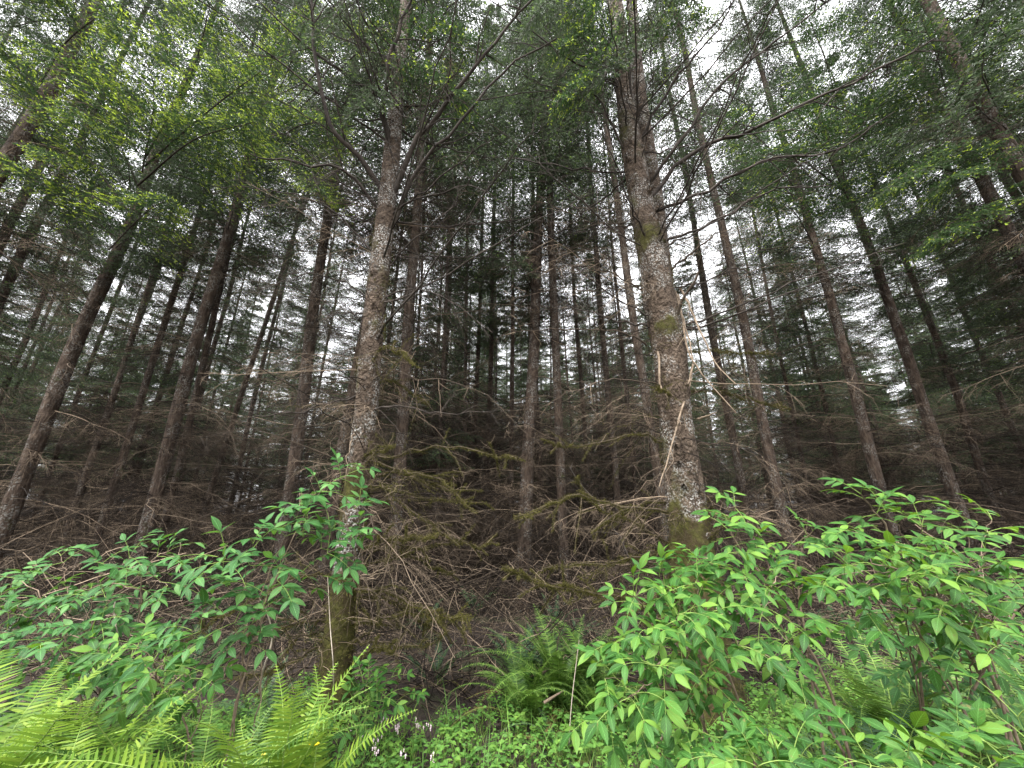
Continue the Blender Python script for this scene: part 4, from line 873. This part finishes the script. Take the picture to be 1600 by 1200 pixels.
for q in range(26):
    y = rngf.uniform(4.6, 9); x = rngf.uniform(-1.2, 1.3) * y
    if abs(x - baseR[0]) < .5 and y < 4.8: continue
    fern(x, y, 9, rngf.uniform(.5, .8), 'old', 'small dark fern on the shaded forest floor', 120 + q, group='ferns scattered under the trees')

# ------------------------------------------------------------------ low green cover at the clearing edge
def ground_cover():
    rng = np.random.RandomState(31); mb = MB(); n = 7600
    x = rng.uniform(-3.6, 4.2, n); y = rng.uniform(1.2, 4.3, n) ; keep = (y < 3.75 + .5 * (np.abs(x) > 1.3) + .5 * noise(np.stack([x * 1.3, x * 0, x * 0], -1), 4)) ; x, y = x[keep], y[keep]; n = len(x)
    z = gz(x, y); h = rng.uniform(.05, .26, n) * (.8 + .5 * noise(np.stack([x * 1.6, y * 1.6, x * 0], -1), 6)); h = np.maximum(h, .03)
    top = np.stack([x + rng.normal(0, .04, n), y + rng.normal(0, .04, n), z + h], -1); bot = np.stack([x, y, z - .01], -1)
    tubes(mb, np.stack([bot, (bot + top) / 2 + rng.normal(0, .01, (n, 3)), top], 1), np.array([[.0022, .0018, .0012]]) * np.ones((n, 1)), 3, mat=1)
    m_ = 6; az = rng.uniform(0, 6.28, (n, 1)) + np.arange(m_)[None] * 6.283 / m_ + rng.normal(0, .25, (n, m_))
    d = np.stack([np.cos(az), np.sin(az), rng.uniform(-.1, .45, (n, m_))], -1); d = unit(d).reshape(-1, 3)
    L = np.repeat(rng.uniform(.016, .052, n), m_) * rng.uniform(.7, 1.1, n * m_); b = np.repeat(top, m_, 0) + d * .008; b[:, 2] -= np.tile(np.arange(m_) % 3, n) * .014
    nr = unit(rng.normal(0, .25, (n * m_, 3)) + [0, -.2, 1.]); r = np.repeat(rng.uniform(0, 1, n), m_) * .7 + rng.uniform(0, .3, n * m_)
    blades(mb, b, d, nr, L, L * rng.uniform(.45, .75, n * m_), [(0, .1), (.2, .75), (.5, 1), (.8, .55), (1, .03)], .2, .5, .02, r, rng)
    o = mb.build('ground_cover', [M['herb'], M['stem']], smooth=True); tag(o, 'low bright green herbs carpeting the clearing edge', 'ground cover', kind='stuff')
    mb = MB(); n = 1500; x = rng.uniform(-2.5, 3.5, n); y = rng.uniform(1.4, 3.7, n); b = np.stack([x, y, gz(x, y)], -1)
    az = rng.uniform(0, 6.28, n); d = unit(np.stack([np.cos(az) * .3, np.sin(az) * .3, np.ones(n)], -1)); nr = unit(np.stack([np.cos(az), np.sin(az), -.3 * np.ones(n)], -1)) * -1
    blades(mb, b, d, nr, rng.uniform(.15, .42, n), rng.uniform(.004, .008, n), PROF_GRASS, .3, rng.uniform(.3, 1.5, n), 0, rng=rng)
    o = mb.build('grass', M['herb']); tag(o, 'thin green grass blades among the herbs', 'grass', kind='stuff')
    # fallen twigs and brush on the dark floor
    mb = MB(); n = 15000; y = 4.0 + 12 * rng.uniform(0, 1, n) ** 1.3; x = rng.uniform(-1.4, 1.4, n) * y; z = gz(x, y) + 1.1 * rng.uniform(0, 1, n) ** 1.9
    l = rng.uniform(.2, 1.1, n); az = rng.uniform(0, 6.28, n); d = unit(np.stack([np.cos(az), np.sin(az), rng.normal(0, .6, n)], -1)); k = np.linspace(-.5, .5, 6)[None, :, None]
    pts = np.stack([x, y, z], -1)[:, None] + d[:, None] * l[:, None, None] * k + np.cumsum(rng.normal(0, .02, (n, 6, 3)), 1)
    tubes(mb, pts, rng.uniform(.0015, .005, (n, 1)) * np.ones((1, 6)), 3, np.repeat(rng.uniform(0, 1, (n, 1, 1)), 3, 2))
    o = mb.build('fallen_twigs', M['dead']); tag(o, 'tangle of dead fallen twigs on the shaded forest floor', 'twigs', kind='stuff')
ground_cover()

# ------------------------------------------------------------------ flowers and stalks
def bleeding_heart(x, y, h, seed, label, group='pink flowers in the herbs'):
    rng = np.random.RandomState(seed); root = empty('bleeding_heart', (x, y, float(gz(x, y)))); tag(root, label, 'flower', group)
    az = rng.uniform(0, 6.28); dx = np.array([cos(az), sin(az), 0]); A = smooth_line([np.zeros(3), [0, 0, h * .7], dx * .03 + [0, 0, h], dx * .08 + [0, 0, h * .95]], 12)
    mb = MB(); tubes(mb, A[None], .0016 * np.linspace(1, .6, 12)[None], 5); mb.build('stem', M['stem'], root)
    for q in range(6):
        p = on_line(A[None], np.array([[.72 + .05 * q]]))[0][0, 0] + rng.normal(0, .008, 3); s = rng.uniform(.65, .95)
        K = 7; k = np.linspace(0, 1, K); R = np.interp(k, [0, .2, .55, .8, 1], [.001, .0065, .0055, .0025, .0045]) * s
        pts = p + np.stack([rng.normal(0, .002) + k * 0, k * 0, -.008 - .022 * k * s], -1)
        mb = MB(); tubes(mb, pts[None], R[None], 7); tubes(mb, np.array([[p, p + [0, 0, -.009]]]), np.array([[.0005, .0005]]), 3); mb.build('flower', M['petal'], root, smooth=True)
BH = [(557, 1140), (588, 1142), (605, 1152), (548, 1168), (580, 1185), (622, 1190), (643, 1138), (655, 1152), (620, 1165), (675, 1195), (597, 1170), (648, 1155)]
for q, (px, py) in enumerate(BH):
    g = G(px, py + 32); bleeding_heart(g[0], g[1], .17, 500 + q, 'pale pink drooping bleeding heart cluster rising from the bright herbs')
def buttercup(px, py, seed, label):
    rng = np.random.RandomState(seed); p = P(px, py, 2.1); g0 = float(gz(p[0], 2.1)); root = empty('buttercup', (p[0], 2.1, g0)); tag(root, label, 'flower', 'yellow flowers by the bright fern')
    h = p[2] - g0; mb = MB(); tubes(mb, smooth_line([[0, 0, 0], [.02, 0, h * .5], [0, 0, h]], 8)[None], np.full((1, 8), .0018), 5); mb.build('stem', M['stem'], root)
    mb = MB(); az = np.arange(5) * 1.2566; d = unit(np.stack([np.cos(az), np.sin(az), np.full(5, .5)], -1)); blades(mb, np.tile([0, 0, h], (5, 1)).astype(float), d, np.tile([0, 0, 1.], (5, 1)), .016, .014, [(0, .3), (.3, .9), (.7, 1), (1, .4)], .2, -.4, 0, rng=rng); mb.build('petals', M['yellow'], root, smooth=True)
for q, (px, py, lb) in enumerate([(466, 1183, 'yellow buttercup, the lowest and brightest beside the upright fern'), (480, 1168, 'yellow buttercup right of the upright fern, the middle one'), (412, 1182, 'small yellow buttercup inside the fern fronds'), (494, 1166, 'small yellow buttercup closest to the pale spruce foot')]): buttercup(px, py, 520 + q, lb)
def stalk(label, pts, r, m='stem_pale', name='dry_stalk', cat='stalk'):
    A = smooth_line(pts, 16); b = A[0].copy(); A = A - b; mb = MB(); tubes(mb, A[None], r * np.linspace(1, .45, 16)[None], 6); o = mb.build(name, M[m], smooth=True); o.location = b; tag(o, label, cat)
stalk('thin pale upright grass stalk in front of the big gap fern', [G(888, 1190), P(893, 1100, 3.2), P(905, 1000, 3.2)], .004)
stalk('short pale broken stick lying in the big gap fern', [P(850, 1098, 3.6), P(866, 1088, 3.6), P(882, 1078, 3.65)], .012, 'dead_pale', 'broken_stick', 'stick')
stalk('leaning green stalk with a bud, right of the seedling elder', [G(633, 1150), P(647, 1110, 3.5), P(660, 1080, 3.5)], .004, 'stem')
stalk('crooked white stem standing in front of the dark gap left of the pale spruce', [G(402, 1120), P(408, 1060, 2.9), P(425, 1000, 2.9), P(418, 960, 2.85), P(403, 930, 2.8)], .007, 'stem_pale', 'bare_stem', 'stem')
stalk('pale thin stem hanging in front of the pale spruce base', [G(520, 1130), P(521, 1050, 3.3), P(516, 980, 3.3), P(512, 900, 3.3)], .005, 'stem_pale', 'bare_stem', 'stem')
stalk('bare pale stem inside the left elder, the straight one', [G(186, 1050), P(184, 1000, 2.9), P(178, 955, 2.9), P(180, 940, 2.9)], .007, 'stem_pale', 'bare_stem', 'stem')
for o in [q for q in bpy.data.objects if q.parent is None and q.name.split('.')[0] in ('crown', 'trunk', 'dead_branches', 'frond')]: bpy.data.objects.remove(o)
